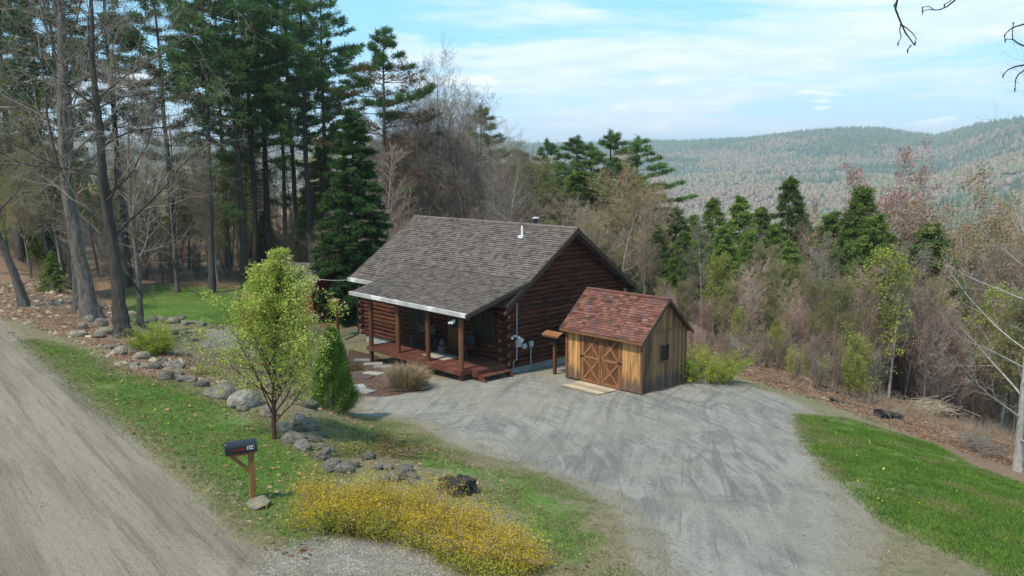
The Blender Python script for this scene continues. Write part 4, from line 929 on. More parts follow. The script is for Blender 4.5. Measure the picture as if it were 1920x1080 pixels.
def rock(px, py, wpx, k=None, tan=False, label=None, group=None, hr=None, name='rock', sink=.6):
    p = G(px, py); d = (p-Vector((0, 0, CAMZ))).length; r = wpx/FPX*d/2; k = random.randrange(7) if k is None else k
    o = link(name, (RMt if tan else RMg)[k]); hr = hr or random.uniform(.8, 1.1); o.scale = (r*random.uniform(.9, 1.1), r*random.uniform(.7, .95), r*hr)
    o.location = p+Vector((0, r*.5, r*.75*(1-sink)*.5)); o.rotation_euler = (random.uniform(-.15, .15), random.uniform(-.15, .15), random.uniform(0, 6.28))
    tag(o, label, 'rock', group); return o
GR = 'fieldstones in the row between the road verge and the garden'
rock(413, 748, 52, 7, label='rounded pale grey boulder, left one of the big pair in the stone row', group=GR, hr=1.0)
rock(452, 765, 66, 8, label='larger rounded grey-brown boulder right of the pale one in the stone row', group=GR, hr=.9)
rock(391, 745, 34, 1, label='dark rock just left of the pair of rounded boulders', group=GR)
rock(452, 771, 26, 2, True, label='small cream stone at the foot of the larger rounded boulder', group=GR)
for (x, y, s, tn) in [(165, 603, 24, 0), (185, 612, 26, 0), (150, 616, 26, 1), (195, 628, 30, 1), (140, 632, 34, 1), (182, 634, 24, 0), (205, 655, 30, 1), (222, 664, 30, 1), (245, 664, 40, 1), (262, 674, 34, 1), (232, 655, 24, 0),
    (288, 692, 26, 0), (302, 682, 22, 0), (318, 690, 30, 0), (333, 692, 26, 0), (332, 705, 24, 0), (308, 712, 34, 1), (338, 716, 22, 0), (356, 718, 26, 0), (270, 690, 24, 1), (352, 668, 16, 0), (376, 727, 30, 0), (250, 686, 20, 1)]:
    rock(x, y, s, tan=bool(tn), label='grey fieldstone in the loose row left of the boulders' if not tn else 'tan fieldstone in the leaf litter left of the boulders', group=GR)
for (x, y, s, k) in [(500, 782, 40, 0), (533, 812, 40, 1), (556, 800, 46, 3), (575, 808, 44, 0), (548, 832, 50, 2), (585, 828, 42, 4), (565, 845, 44, 1), (602, 822, 26, 2), (607, 862, 46, 3), (622, 884, 44, 0), (643, 888, 40, 1), (660, 878, 30, 2), (600, 845, 30, 5), (575, 765, 36, 1)]:
    rock(x, y, s, k, label='dark lichened rock in the row right of the young tree', group=GR)
for (x, y, s, k) in [(690, 862, 30, 0), (705, 882, 26, 2), (720, 880, 30, 4), (735, 905, 34, 1), (752, 900, 40, 0), (770, 905, 40, 3), (780, 915, 34, 5), (760, 885, 32, 2), (720, 905, 26, 6)]:
    rock(x, y, s, k, label='jagged grey rock in the row behind the yellow shrubs', group=GR)
rock(842, 925, 34, 2, True, label='pale flat stone at the foot of the charred stump')
rock(480, 952, 50, 4, True, label='flat pale stone at the foot of the mailbox post', hr=.5, name='flat_stone')
rock(243, 592, 22, 1, True, label='white stone at the near edge of the back lawn beside the leaning trunk')
rock(535, 735, 26, 1, label='grey rock seen below the crown of the young tree'); rock(463, 692, 22, 3, label='grey garden rock left of the young tree trunk')
GL = 'stones along the near edge of the back lawn'
for (x, y, s) in [(268, 606, 16), (285, 604, 22), (302, 606, 24), (322, 607, 30), (345, 610, 18), (360, 607, 20), (376, 612, 22), (300, 598, 14), (338, 600, 14), (392, 616, 14), (410, 618, 16), (350, 625, 14), (365, 640, 14), (330, 628, 14)]:
    rock(x, y, s, label='dark edging stone along the near side of the back lawn', group=GL)
rock(340, 598, 18, 1, label='pale bluish stone on the lawn edge above the lime shrub')
for (x, y, s, l) in [(790, 731, 40, 'low buried stone at the gravel edge by the dry grass clump'), (755, 734, 24, 'small buried stone left of the low one by the dry grass')]: rock(x, y, s, 4, label=l, hr=.35, tan=True)
for (x, y, s) in [(520, 690, 16), (560, 668, 18), (600, 655, 14), (500, 725, 18), (590, 690, 18)]: rock(x, y, s, label='small grey garden rock under the young tree', group='small garden rocks under the young tree')
# stump
p = G(857, 925); d = (p-Vector((0, 0, CAMZ))).length; r = 31/FPX*d; mb = MB(); N = 26; rd = random.Random(4)
prof = [1+.16*math.sin(3*i/N*6.28)+rd.gauss(0, .11)+.12*math.sin(7*i/N*6.28) for i in range(N)]; V = []
for (z, k) in ((-.15, 1.15), (.0, 1.06), (.10, .95), (.18, .9), (.27, .93)):
    for i in range(N): V.append((math.cos(i/N*6.28)*r*prof[i]*k, math.sin(i/N*6.28)*r*prof[i]*k*.8, z+(rd.gauss(0, .02) if z > .2 else 0)))
F = [(j*N+i, j*N+(i+1) % N, (j+1)*N+(i+1) % N, (j+1)*N+i) for j in range(4) for i in range(N)]; b = len(V)
for i in range(N): V.append((math.cos(i/N*6.28)*r*prof[i]*.72, math.sin(i/N*6.28)*r*prof[i]*.58, .23))
for i in range(N): V.append((math.cos(i/N*6.28)*r*prof[i]*.3, math.sin(i/N*6.28)*r*prof[i]*.25, .17))
for q_ in (0, 1): F += [(4*N+q_*N+i, 4*N+q_*N+(i+1) % N, 5*N+q_*N+(i+1) % N, 5*N+q_*N+i) for i in range(N)]
V.append((0, 0, .15)); F += [(6*N+i, 6*N+(i+1) % N, len(V)-1) for i in range(N)]
mb.add(V, F); o = mb.build('tree_stump', M_stump); o.location = p; tag(o, 'charred black tree stump at the end of the stone row', 'stump')
# stepping stones
for i, (x, y, w_, dp, l) in enumerate([(680, 676, .78, .42, 'bluish paving slab nearest the porch post, furthest left of the back row'), (700, 683, .85, .55, 'pale paving slab, middle of the three nearest the porch'), (719, 688, .85, .5, 'pale paving slab touching the dry grass clump'), (701, 701, .85, .5, 'pale paving slab alone in the middle of the mulch'), (677, 708, .95, .55, 'dark brown paving slab beside the conical evergreen'), (668, 727, .7, .5, 'pale paving slab half hidden by the conical evergreen'), (683, 734, .8, .5, 'pale bluish paving slab nearest the gravel')]):
    p = G(x, y); mb = MB(); mb.box(-w_/2, w_/2, -dp/2, dp/2, -.05, .05, random.random()); o = mb.build('paving_slab', M_slab if 'dark' not in l else M_mulchplant and mat('brown_slab', (.14, .105, .085), (.10, .075, .06), 4), bevel=.012)
    o.location = p; n_ = Vector((hz_(p.x-.3, p.y)-hz_(p.x+.3, p.y), hz_(p.x, p.y-.3)-hz_(p.x, p.y+.3), .6)).normalized()
    o.rotation_euler = (n_.to_track_quat('Z', 'Y').to_matrix() @ Matrix.Rotation(CRZ+R(38), 3, 'Z')).to_euler(); tag(o, l, 'paving slab', 'paving slabs in the mulch bed')

# ================================================================== PLANTS NEAR THE HOUSE
def put(root, p, rz=0): root.location = p; root.rotation_euler = (0, 0, rz); unH(root); return root
S_young = [lv(8, .02, .02, 46, .12, 47, .52, .97, .40, .9), lv(6, .05, .09, 12, .12, 27, .42, .5, .5), lv(4, .1, .03, 7, .15, 40, .45, .3, .6), lv(3, .12, .03, rmin=.003)]
yt = make_tree('young_tree', 'young leafing tree with yellow-green leaves and a red-brown trunk among the verge stones', 'tree', 51, S_young, 4.75, .062, M_barkred, M_barkred, leaf=M_leaf, lsize=.044, per=7, tipn=1, jit=.05, aspect=.62)
put(yt, G(515, 824), R(165)); yt.scale = (1.04, 1.04, .98)
def cloudshrub(name, label, cat, p, rx, ry, h, n, leaf, lsize, seed, stem=M_twigbrown, stems=60, arch=.6, per=3, rz=0, aspect=.4, group=None, up=.4, jit=.03, spikes=0, crown='foliage', low=.25):
    """many-stemmed shrub: arching stems from the ground carrying leaves along them"""
    rg = np.random.RandomState(seed); root = thing(name, label, cat, p, rz, group); S0 = []; S1 = []; r0 = []; r1 = []; LP = []; LD = []
    for i in range(stems):
        a = rg.rand()*6.28; q0 = np.array([rx*.55*math.sqrt(rg.rand())*math.cos(a), ry*.55*math.sqrt(rg.rand())*math.sin(a), -.08]); b = a+rg.randn()*.6; out = np.array([math.cos(b)*rx, math.sin(b)*ry, 0])*arch*rg.rand(); hh = h*(.6+.5*rg.rand())
        if rg.rand() < spikes: hh *= 1.25
        pr = q0; K_ = 6; lump = .8+.35*math.sin(3*b+seed); dn_ = rg.choice([.15, .7, 1, 1.5])
        for k in range(1, K_+1):
            f = k/K_; p_ = q0+out*f**1.6+np.array([0, 0, hh*lump*(1.25*f-.25*f*f*(1+arch))])+rg.randn(3)*.025; S0.append(pr); S1.append(p_); r0.append(.009*(1.1-f)+.002); r1.append(.009*(1-f)+.002)
            if f > low:
                m = int(n/stems/K_*dn_+rg.rand())
                for _ in range(m):
                    t_ = rg.rand(); LP.append(pr*(1-t_)+p_*t_+rg.randn(3)*jit*(1+2*rg.rand())); LD.append((p_-pr)/np.linalg.norm(p_-pr)*up+rg.randn(3)*.4)
            pr = p_
    V, F = prisms(S0, S1, r0, r1, 3); link('stems', npmesh('stems', V, F, stem, v=np.full(len(V), .5)), root)
    V, F, v = leaves(LP, lsize, rg, aspect, LD, .5, per, jit*.6); link(crown, npmesh(crown, V, F, leaf, v=v), root); return root
# forsythia hedge: four overlapping shrubs
FG = 'yellow forsythia shrubs between the road shoulder and the stone row'
def P3(px, py): return G(px, py)
for i, (x, y, rx, ry, h, l, sd_) in enumerate([(640, 985, 1.0, .75, .92, 'leftmost yellow-orange shrub of the forsythia mass, nearest the mailbox', 61), (735, 990, 1.0, .8, .92, 'olive-yellow forsythia shrub second from the mailbox end', 62), (830, 1015, .95, .8, .86, 'yellow forsythia shrub in front of the charred stump', 63), (890, 1050, .85, .7, .78, 'rusty yellow forsythia shrub with many bare stems near the picture bottom', 64), (950, 1066, .62, .6, .74, 'bright yellow flowering forsythia shrub at the right tip of the mass', 65)]):
    cloudshrub('forsythia_shrub', l, 'shrub', P3(x, y), rx, ry, h, 13000 if i < 3 else 10500, M_fors, .023, sd_, stems=300, arch=.95, per=4, group=FG, aspect=.6, jit=.045, spikes=.25, rz=R(-35), low=.18)
cloudshrub('lime_shrub', 'lime green feathery shrub beside the leaning trunk at the lawn edge', 'shrub', G(290, 664), .85, .6, 1.15, 6000, M_lime, .07, 71, stems=140, arch=.9, per=2, aspect=.3, up=.9, spikes=.15)
cloudshrub('lime_shrub', 'bright lime shrub on the bank just right of the shed', 'shrub', G(1322, 714), 2.1, 1.3, 1.7, 9000, M_lime, .06, 72, stems=220, arch=.8, per=3, aspect=.45)
cloudshrub('rusty_groundcover', 'low rusty red plant in the mulch beside the conical evergreen', 'plant', G(664, 694), .55, .4, .32, 1500, M_mulchplant, .05, 73, stems=60, arch=.6, per=2)
for (x, y, l, sd_, rx) in [(690, 822, 'low mossy shrub spilling over the rocks right of the young tree', 74, 1.0), (722, 850, 'low rust and green creeping shrub above the jagged rocks', 75, 1.1), (640, 850, 'low olive creeping shrub among the lichened rocks', 76, .7), (385, 700, 'dry brown shrublet behind the left end of the stone row', 77, .5)]:
    cloudshrub('creeping_shrub', l, 'shrub', G(x, y), rx, .55, .30, 2600, M_budgreen if sd_ != 75 else M_mulchplant, .045, sd_, stems=110, arch=1.0, per=2, group='creeping shrubs by the stone row')
# ornamental grass clump
p = G(762, 730); gr_ = thing('ornamental_grass', 'big clump of dry straw coloured ornamental grass in front of the porch', 'grass clump', p); rg = np.random.RandomState(5)
def grassclump(n, rx, ry, h, seed, wide=.012):
    rg = np.random.RandomState(seed); a = rg.rand(n)*6.28; r = np.sqrt(rg.rand(n)); bx = np.stack([r*rx*.45*np.cos(a), r*ry*.45*np.sin(a), 0*r], 1); o_ = np.stack([np.cos(a)*rx, np.sin(a)*ry, 0*a], 1)*(.15+.75*rg.rand(n)*r)[:, None]; hh = h*(.45+.55*rg.rand(n))*(1-.15*r)
    m_ = bx+o_*.35+np.stack([0*a, 0*a, hh*.6], 1)+rg.randn(n, 3)*.03; e = bx+o_*(.9+.2*rg.rand(n))[:, None]+np.stack([0*a, 0*a, hh*(1-.25*r*rg.rand(n))], 1)+rg.randn(n, 3)*.05
    s_ = np.stack([-np.sin(a+rg.randn(n)), np.cos(a+rg.randn(n)), 0*a], 1)*wide
    V = np.stack([bx-s_, bx+s_, m_+s_*.8, e, m_-s_*.8], 1).reshape(-1, 3); i = np.arange(n)*5; F4 = np.stack([i, i+1, i+2, i+4], 1); F3 = np.stack([i+4, i+2, i+3], 1); return V, [F4, F3], np.repeat(rg.rand(n), 5)
V, F, v = grassclump(2600, 1.05, .85, 1.25, 5); link('blades', npmesh('blades', V, F, M_straw, v=v), gr_)
V, F, v = grassclump(500, 1.1, .9, .5, 6, .01); V[:, 2] *= .8; link('fallen_blades', npmesh('fallen_blades', V, F, M_straw, v=v), gr_)
# arborvitae
def arbor(label, p, H, wid, seed, matl, dens=1.0, name='arborvitae'):
    rg = np.random.RandomState(seed); root = thing(name, label, 'evergreen shrub', p); n = int(5200*dens); f = rg.rand(n)**.85; a = rg.rand(n)*6.28
    prof = (1-f)**.7*np.minimum(1, (f+.14)/.26); lum = 1+.15*np.sin(a*3+f*9+seed)+.13*np.sin(a*7-f*23)+.10*rg.randn(n)
    r = wid*prof*lum*(1-.32*rg.rand(n)**2.2); Pp = np.stack([r*np.cos(a), r*np.sin(a), f*H+.06], 1); D = np.stack([np.cos(a)*.55, np.sin(a)*.55, .75+0*a], 1)
    V, F, v = leaves(Pp, .042, rg, .42, D, .5, 15, .05); mb = MB(); mb.tube([(0, 0, -.2), (0, 0, H*.9)], [.06, .01], 7); link('trunk', npmesh('trunk', mb.V, [np.array([q_ for q_ in mb.F if len(q_) == 4])], M_barkdark, v=mb.v), root)
    link('crown', npmesh('crown', V, F, matl, v=v), root); return root
arbor('bright green conical evergreen between the young tree and the mulch bed', G(626, 775), 2.75, .76, 81, M_arbor, 1.1)
# the big spruce beside the cabin
def settree(key, px, Y, top, label, group=None, **k): return plant(key, px, Y, top=top, label=label, group=group, **k)
settree('spruce', 668, 48, 205, 'dense dark green spruce standing just left of the cabin roof', wide=1.05)
plant('hemB', 104, 42, top=470, label='small loose green evergreen at the wood edge left of the big trunks', wide=1.3)
# ------------------------------------------------------------------ tall pines of the left wood
GP = 'tall pines of the wood left of the cabin'; n_ = 'tall pine of the dense left wood, its trunk running past the photo top'
for (px, Y, H, key) in [(40, 62, 26, 'pineA'), (95, 70, 25, 'pineC'), (-30, 58, 26, 'pineB'), (135, 57, 25, 'pineB'), (238, 60, 26, 'pineA'), (325, 62, 25, 'pineB'), (395, 58, 25, 'pineC'), (428, 72, 26, 'pineB'), (458, 60, 27, 'pineA'), (478, 63, 25, 'pineB'), (505, 66, 26, 'pineA'), (535, 80, 25, 'pineC'), (-90, 72, 27, 'pineA'), (10, 84, 26, 'pineB'),]:
    plant(key, px, Y, H=H, label=n_, group=GP)
plant('pineA', 585, 62, H=24, label='tall pine whose trunk stands just left of the dark spruce, right of the pine group', group=GP)
plant('pineB', 617, 68, top=-60, label='rightmost full-height pine of the left wood, its branch tips against blue sky', group=GP)
plant('pineC', 560, 72, top=-90, label='slender tall pine between the pine group and the dark spruce', group=GP)
settree('pineD', 725, 62, 52, 'tall pine with browned inner branches against the sky above the cabin ridge')
settree('pineE', 903, 80, 190, 'pine with a pointed dark top right of the bare crowns above the roof', wide=1.1)
settree('pineC', 870, 76, 330, 'shorter shaded pine left of the pointed pine behind the ridge')
# ------------------------------------------------------------------ evergreens beyond the roof
GE = 'evergreens on the slope beyond the cabin roof'
for (px, Y, tp, key, l, w_) in [(1030, 100, 256, 'pineE', 'small pine with spreading top, left one of the skyline group beyond the roof', .8), (1078, 97, 250, 'pineE', 'dark pine second from the left of the skyline group beyond the roof', 1.1), (1142, 92, 238, 'pineE', 'broadest tallest pine of the skyline group beyond the roof', 1.0), (1186, 95, 250, 'pineE', 'rightmost pine of the skyline group, leaning branches to the right', 1.1),
    (1090, 78, 318, 'hemA', 'bright green hemlock in front of the skyline pines', 1.4), (1120, 80, 345, 'hemB', 'green hemlock just right and in front of the bright one beyond the roof', 1.3), (1112, 96, 262, 'pineE', 'dark pine filling between the second and the tallest skyline pine', 1), (1165, 90, 300, 'pineE', 'lower dense pine at the right foot of the tallest skyline pine', 1.1), (1060, 88, 300, 'pineE', 'lower dense pine below the two left skyline pines', 1.1), (975, 95, 280, 'hemB', 'small dark evergreen tip left of the skyline pines', 1)]:
    settree(key, px, Y, tp, l, GE, wide=w_*1.45)
GC = 'evergreens on the slope right of the shed'
for (px, Y, tp, key, l, w_) in [(1268, 74, 388, 'hemB', 'leftmost hemlock of the row right of the shed roof', 1.2), (1335, 66, 368, 'hemA', 'dark hemlock behind the pale dead trunk', 1.05), (1385, 72, 366, 'hemB', 'narrow pointed hemlock right of the dark one behind the dead trunk', 1.1), (1425, 78, 385, 'hemA', 'hemlock left of the open-branched tallest evergreen', 1.1), (1478, 82, 328, 'hemA', 'open-branched pointed evergreen standing tallest of the right row', .95),
    (1556, 70, 396, 'hemB', 'round-topped hemlock midway between the two tallest right evergreens', 1.3), (1612, 64, 345, 'hemA', 'tall evergreen with layered branches left of the reddish crown', 1.15), (1640, 60, 400, 'hemB', 'lower dense hemlock at the right foot of the layered evergreen', 1.3), (1590, 66, 420, 'hemB', 'shaded hemlock at the left foot of the layered evergreen', 1.2), (1745, 62, 418, 'hemB', 'short isolated evergreen right of the reddish crown', 1.45), (1700, 72, 430, 'hemB', 'small hemlock between the reddish crown and the short isolated one', 1.1),
    (1300, 84, 400, 'hemA', 'hemlock peeping between the two leftmost evergreens', 1), (1505, 88, 400, 'hemB', 'far hemlock right of the tallest open-branched evergreen', 1), (1230, 70, 420, 'hemB', 'shaded hemlock just right of the orange budding crown', 1.1), (1650, 56, 470, 'hemB', 'shaded hemlock low between the layered evergreen and the twin bare tree', 1.1), (1480, 60, 450, 'hemB', 'half hidden hemlock low in the thicket below the tallest evergreen', 1.1), (1570, 58, 470, 'hemA', 'half hidden green hemlock low in the thicket left of the layered one', 1), (1405, 60, 430, 'hemA', 'half hidden hemlock above the yellow-green sapling', 1), (1280, 62, 430, 'hemA', 'shaded hemlock low behind the right end of the shed roof', 1), (1355, 62, 420, 'hemB', 'low hemlock in front of the dark ones', 1.2), (1450, 66, 420, 'hemB', 'low hemlock below the tallest open-branched evergreen', 1.2)]:
    settree(key, px, Y, tp, l, GC, wide=w_)
# ------------------------------------------------------------------ notable leafing and bare trees
settree('budO', 1180, 74, 350, 'rounded tree with orange-brown buds behind the shed roof', wide=.9)
settree('budR', 1672, 70, 372, 'reddish budding round crown against the far hillside', wide=.9)
for (px, Y, tp, l) in [(985, 84, 318, 'yellow-green budding crown left of the skyline pines'), (1035, 80, 322, 'yellow-green budding crown below the small skyline pine'), (950, 78, 330, 'olive budding crown right of the pointed pine')]:
    settree('budG', px, Y, tp, l, 'budding trees beyond the cabin ridge', wide=1.1)
for (px, Y, tp, k, l) in [(1345, 52, 490, 'budY', 'yellow-green budding tree in front of the pale dead trunk'), (1385, 43, 585, 'budY', 'yellow-green sapling just right of the lime shrub'), (1495, 40, 655, 'shrubY', 'yellow-green shrub at the bank top midway along the driveway edge'), (1745, 50, 560, 'budY', 'yellow-green sapling left of the white birch'), (1570, 46, 540, 'budG', 'thin budding sapling midway along the right wood edge'), (610, 56, 440, 'budG', 'dull olive budding tree left of the spruce'), (60, 47, 300, 'budG', 'dark olive leafing tree at the far left'), (20, 52, 180, 'budG', 'tall olive leafing tree at the left edge'), (95, 54, 215, 'budG', 'olive leafing tree behind the young roadside evergreen'), (-20, 48, 330, 'budY', 'yellow-green leafing sapling cut by the left photo edge')]:
    settree(k, px, Y, tp, l, wide=1.1)
settree('bareB', 1318, 58, 430, 'pale dead trunk with short bare branches in front of the dark hemlocks', name='dead_tree', wide=.8)
settree('bareB', 1535, 50, 460, 'tall pale bare tree midway along the right wood edge', wide=.9)
settree('bareB', 1680, 47, 480, 'pale twin bare tree left of the yellow-green sapling near the birch')
settree('bareA', 830, 66, 128, 'tall bare crown against the sky left of the pointed pine', wide=.8)
settree('bareA', 790, 60, 230, 'bare crown with pale trunk directly behind the cabin ridge left end', wide=.8)
settree('bareA', 875, 70, 200, 'thin bare crown between the tall bare one and the pointed pine', wide=.8)
settree('bareB', 720, 60, 300, 'pale bare trunk right of the spruce', wide=.7); settree('bareB', 925, 60, 330, 'pale bare trunk behind the middle of the cabin ridge', wide=.7)
# ------------------------------------------------------------------ the mass of bare trees and brush
rd = random.Random(99)
def scatter(n, x0, x1, y0, y1, tops, keys, label, group, hmax=15, hmin=3):
    for i in range(n):
        px = x0+(x1-x0)*(i+rd.random())/n; Y = rd.uniform(y0, y1); k = rd.choice(keys); p = T(px, Y); tp = rd.uniform(*tops); H = min(hmax, max(hmin, topz(tp, Y)-p.z))
        plant(k, 0, 0, H=H, loc=p, label=label, group=group, wide=rd.uniform(.8, 1.25), rz=rd.uniform(0, 6.28))
bare = ['bareA', 'bareB', 'bareC', 'sapA', 'sapB', 'bareC']
scatter(60, -60, 640, 60, 110, (240, 400), ['bareC', 'bareC', 'sapB', 'budG', 'budG', 'hemB', 'budY'], 'slender grey tree among the pine trunks of the left wood', 'undergrowth trees among the left pines')
scatter(16, 735, 905, 62, 80, (170, 290), ['bareA', 'bareC', 'bareA'], 'slender bare tree of the grey wood right behind the cabin roof', GB, 22)
scatter(34, 640, 960, 54, 88, (260, 400), ['bareA', 'bareC', 'sapB', 'bareB'], 'slender bare tree of the grey wood right behind the cabin roof', GB)
scatter(20, 940, 1240, 58, 80, (370, 450), ['bareC', 'sapB', 'roundP', 'budG', 'budO'], 'tan budding tree crowding behind the cabin gable', 'tan trees behind the cabin gable')
scatter(30, 1200, 1960, 56, 92, (430, 520), ['bareA', 'bareC', 'sapA', 'sapB', 'bareB'], 'bare tree at the foot of the evergreens right of the shed', GBR)
scatter(22, 1640, 1980, 47, 60, (560, 650), ['brushA', 'brushB', 'brushC'], 'low brown brush beyond the leaf covered slope left of the birch', 'brush beyond the right leaf slope', 5, 1.5)
scatter(56, 1230, 1960, 46, 60, (470, 600), ['sapA', 'sapB', 'sapA', 'brushA', 'bareC', 'bareB', 'roundP', 'budG', 'budY'], 'purplish brown bare sapling in the thicket right of the shed', 'saplings of the right thicket', 8)
scatter(30, 1290, 1640, 37, 48, (600, 680), ['brushA', 'brushB', 'brushB', 'brushC', 'shrubY'], 'low purplish brush at the top of the bank along the driveway edge', 'brush along the right bank', 5, 1.5)
scatter(60, -80, 640, 62, 92, (380, 470), ['brushB', 'brushC', 'brushB', 'brushA'], 'brown undergrowth bush beyond the back lawn', 'bushes beyond the back lawn', 6, 2.5)
scatter(10, 700, 960, 52, 60, (400, 440), ['brushB', 'brushC'], 'brown bush close behind the cabin', 'bushes close behind the cabin', 7, 3)
scatter(14, 1240, 1980, 95, 150, (440, 480), ['bareA', 'roundP', 'budO'], 'pale bare tree far down the slope on the right', 'far bare trees down the slope', 16, 8)
scatter(14, 1780, 2050, 60, 95, (420, 470), ['budO', 'roundP', 'bareC'], 'tan and orange budding tree behind the white birch', 'tan trees behind the birch')
# mid-distance slope wood that reads as one mass
far_wood('slope_forest', 'bare and evergreen woods filling the slope below the clearing', 2600, 120, 320, 5.5, 3, -.75, .8, -.15)
# ------------------------------------------------------------------ big foreground trees
S_maple = [lv(10, .06, .03, 17, .30, 56, .50, .45, .30, .82), lv(8, .15, .03, 9, .15, 48, .45, .4, .5), lv(6, .16, .02, 8, .15, 45, .5, .4, .55), lv(4, .18, .0, 4, .15, 42, .5, .3, .6), lv(2, .15, .0, rmin=.006)]
def bigtree(seed, px, py, H, rad, label, lean=(0, 0), low=.30, name='bare_maple', bark=M_bark, twig=M_twig, spec=None, p=None):
    sp_ = [dict(a) for a in (spec or S_maple)]; sp_[0]['b0'] = low; g = Grow(seed); root = thing(name, label, 'tree', p or G(px, py))
    g.branch(Vector((0, 0, -.3)), Vector((lean[0], lean[1], 1)), H, rad, 0, sp_); rg = np.random.RandomState(seed)
    P0, P1, R0, R1 = g.seg([0]); pts_ = np.concatenate([P0, P1[-1:]]); rr_ = np.concatenate([R0, R1[-1:]]); tt_ = np.linspace(0, len(pts_)-1, 90); cp = np.stack([np.interp(tt_, np.arange(len(pts_)), pts_[:, i]) for i in range(3)], 1); rc_ = np.interp(tt_, np.arange(len(pts_)), rr_)
    NR = 20; th_ = np.arange(NR)*2*math.pi/NR; hgt = cp[:, 2:3]; flare = 1+.75*np.exp(-np.maximum(hgt, 0)/.45)*(.75+.35*np.sin(4*th_[None]+seed)); rad_ = rc_[:, None]*flare*(1+.10*np.sin(th_[None]*3+hgt*.9+seed)+.07*np.sin(th_[None]*7+hgt*2.3)+.06*rg.randn(90, NR)+.10*(rg.rand(90, 1) > .9))
    V = np.stack([cp[:, :1]+rad_*np.cos(th_), cp[:, 1:2]+rad_*np.sin(th_), np.repeat(hgt, NR, 1)], 2).reshape(-1, 3); i_ = np.arange(89)[:, None]*NR+np.arange(NR)[None]; j_ = np.arange(89)[:, None]*NR+(np.arange(NR)[None]+1) % NR; F = np.stack([i_, j_, j_+NR, i_+NR], -1).reshape(-1, 4); V2, F2 = prisms(*g.seg([1]), 6)
    link('trunk', npmesh('trunk', np.concatenate([V, V2]), [F, F2+len(V)], bark, v=np.full(len(V)+len(V2), .5), smooth=True), root)
    V, F = prisms(*g.seg([2, 3, 4]), 3); link('crown', npmesh('crown', V, F, twig, v=np.repeat(rg.rand(len(V)//6), 6)), root); return root
bigtree(101, 170, 596, 19, .30, 'big grey bare maple with a thick forked trunk at the left wood edge', (-.03, 0))
bigtree(102, 232, 632, 13, .25, 'dark leaning thick trunk with spreading bare limbs beside the lime shrub', (-.16, .02), .28, bark=M_barkdark)
bigtree(103, 262, 612, 13, .16, 'thin grey bare tree at the lawn edge just right of the leaning trunk', (.0, 0), .15, spec=S_round)
bigtree(104, 148, 585, 17, .2, 'slimmer grey bare tree just left of the thick forked maple', (-.10, .05), .35)
bigtree(105, 48, 575, 12, .18, 'thin leaning bare tree at the far left above the road', (-.22, 0), .3, spec=S_tall)
bigtree(106, 380, 556, 13, .14, 'low wide bare tree with sweeping twigs on the back lawn edge', (.05, 0), .15, spec=S_round, p=T(330, 58))
S_birch = [lv(10, .025, .02, 34, .10, 62, .42, .62, .40, .9), lv(7, .07, .035, 9, .25, 38, .42, .4, .5), lv(4, .12, .05, 6, .2, 38, .45, .3, .6), lv(3, .14, .05, rmin=.004)]
bigtree(107, 1908, 884, 12.6, .115, 'white-barked bare birch at the right edge with long drooping limbs', (-.01, 0), .10, name='birch_tree', bark=M_barkpale, twig=M_barkpale, spec=S_birch)
# bare branches hanging into the picture from a tree beside the camera
nb_ = thing('near_tree', 'dark bare twigs hanging into the sky at the top right corner', 'tree', (8.2, 4.2, height(8.2, 4.2)), 0)
def W_(px, py, d): r = ray(px, py); return tuple(r*d+np.array([0, 0, CAMZ])-np.array(nb_.location))
mb = MB(); mb.tube([(0, 0, -.3), (.1, .1, 3), (-.1, .3, 6), (.1, .5, 9), (0, .6, 12)], [.26, .22, .17, .11, .04], 10); mb.build('trunk', M_bark, nb_, smooth=True)
DT_ = 7.5
mb = MB()
L1 = (0, .5, 9.3+0); a1 = W_(1700, -140, DT_); mb.tube([(-.0, .45, 8.3), (-1.2, 1.2, 8.9), tuple((np.array(W_(1840, -150, DT_)))), a1], [.06, .045, .028, .016], 6)
mb.tube([(-.0, .45, 7.6), (-.3, 1.6, 7.3), W_(2010, 30, DT_)], [.05, .03, .015], 6); mb.build('limbs', M_barkdark, nb_)
mb = MB(); w0 = .0085
def tw(pts, r0=w0, r1=.003):
    q_ = [W_(x, y, DT_+.1*i) for i, (x, y) in enumerate(pts)]; n = len(q_); mb.tube(q_, [r0+(r1-r0)*i/(n-1) for i in range(n)], 5)
    mb.tube([q_[-1], tuple(np.array(q_[-1])*1+np.array([0, 0, -.035]))], [.009, .003], 5)
tw([(1700, -140), (1686, -20), (1679, 17), (1689, 42), (1698, 62), (1706, 72), (1714, 84), (1716, 79)], .011, .005)
tw([(1689, 42), (1687, 58), (1690, 70), (1684, 80)], .006); tw([(1692, 47), (1703, 55), (1711, 62), (1718, 72), (1716, 79)], .006); tw([(1708, 85), (1702, 93)], .007, .004); tw([(1686, -20), (1683, 0), (1677, 8)], .006)
tw([(1840, -150), (1805, -25), (1791, 0), (1776, 12), (1762, 18), (1752, 19), (1742, 12), (1730, 13)], .010); tw([(1754, 19), (1742, 18), (1730, 20)], .005); tw([(1800, -15), (1780, 3), (1771, 8)], .005)
tw([(2010, 30), (1925, 44), (1903, 50), (1893, 56), (1884, 65)], .010, .004); tw([(2010, 110), (1925, 88), (1910, 82), (1899, 74), (1898, 62), (1900, 42)], .010, .004); tw([(1899, 74), (1885, 73)], .005)
tw([(2010, 110), (1925, 121), (1903, 125), (1890, 131), (1881, 140)], .010, .004); tw([(2010, 110), (1925, 128), (1909, 140), (1904, 150), (1903, 166)], .009, .004); tw([(2010, 30), (2012, 70), (2010, 110)], .012, .010)
mb.build('twigs', M_iron, nb_)
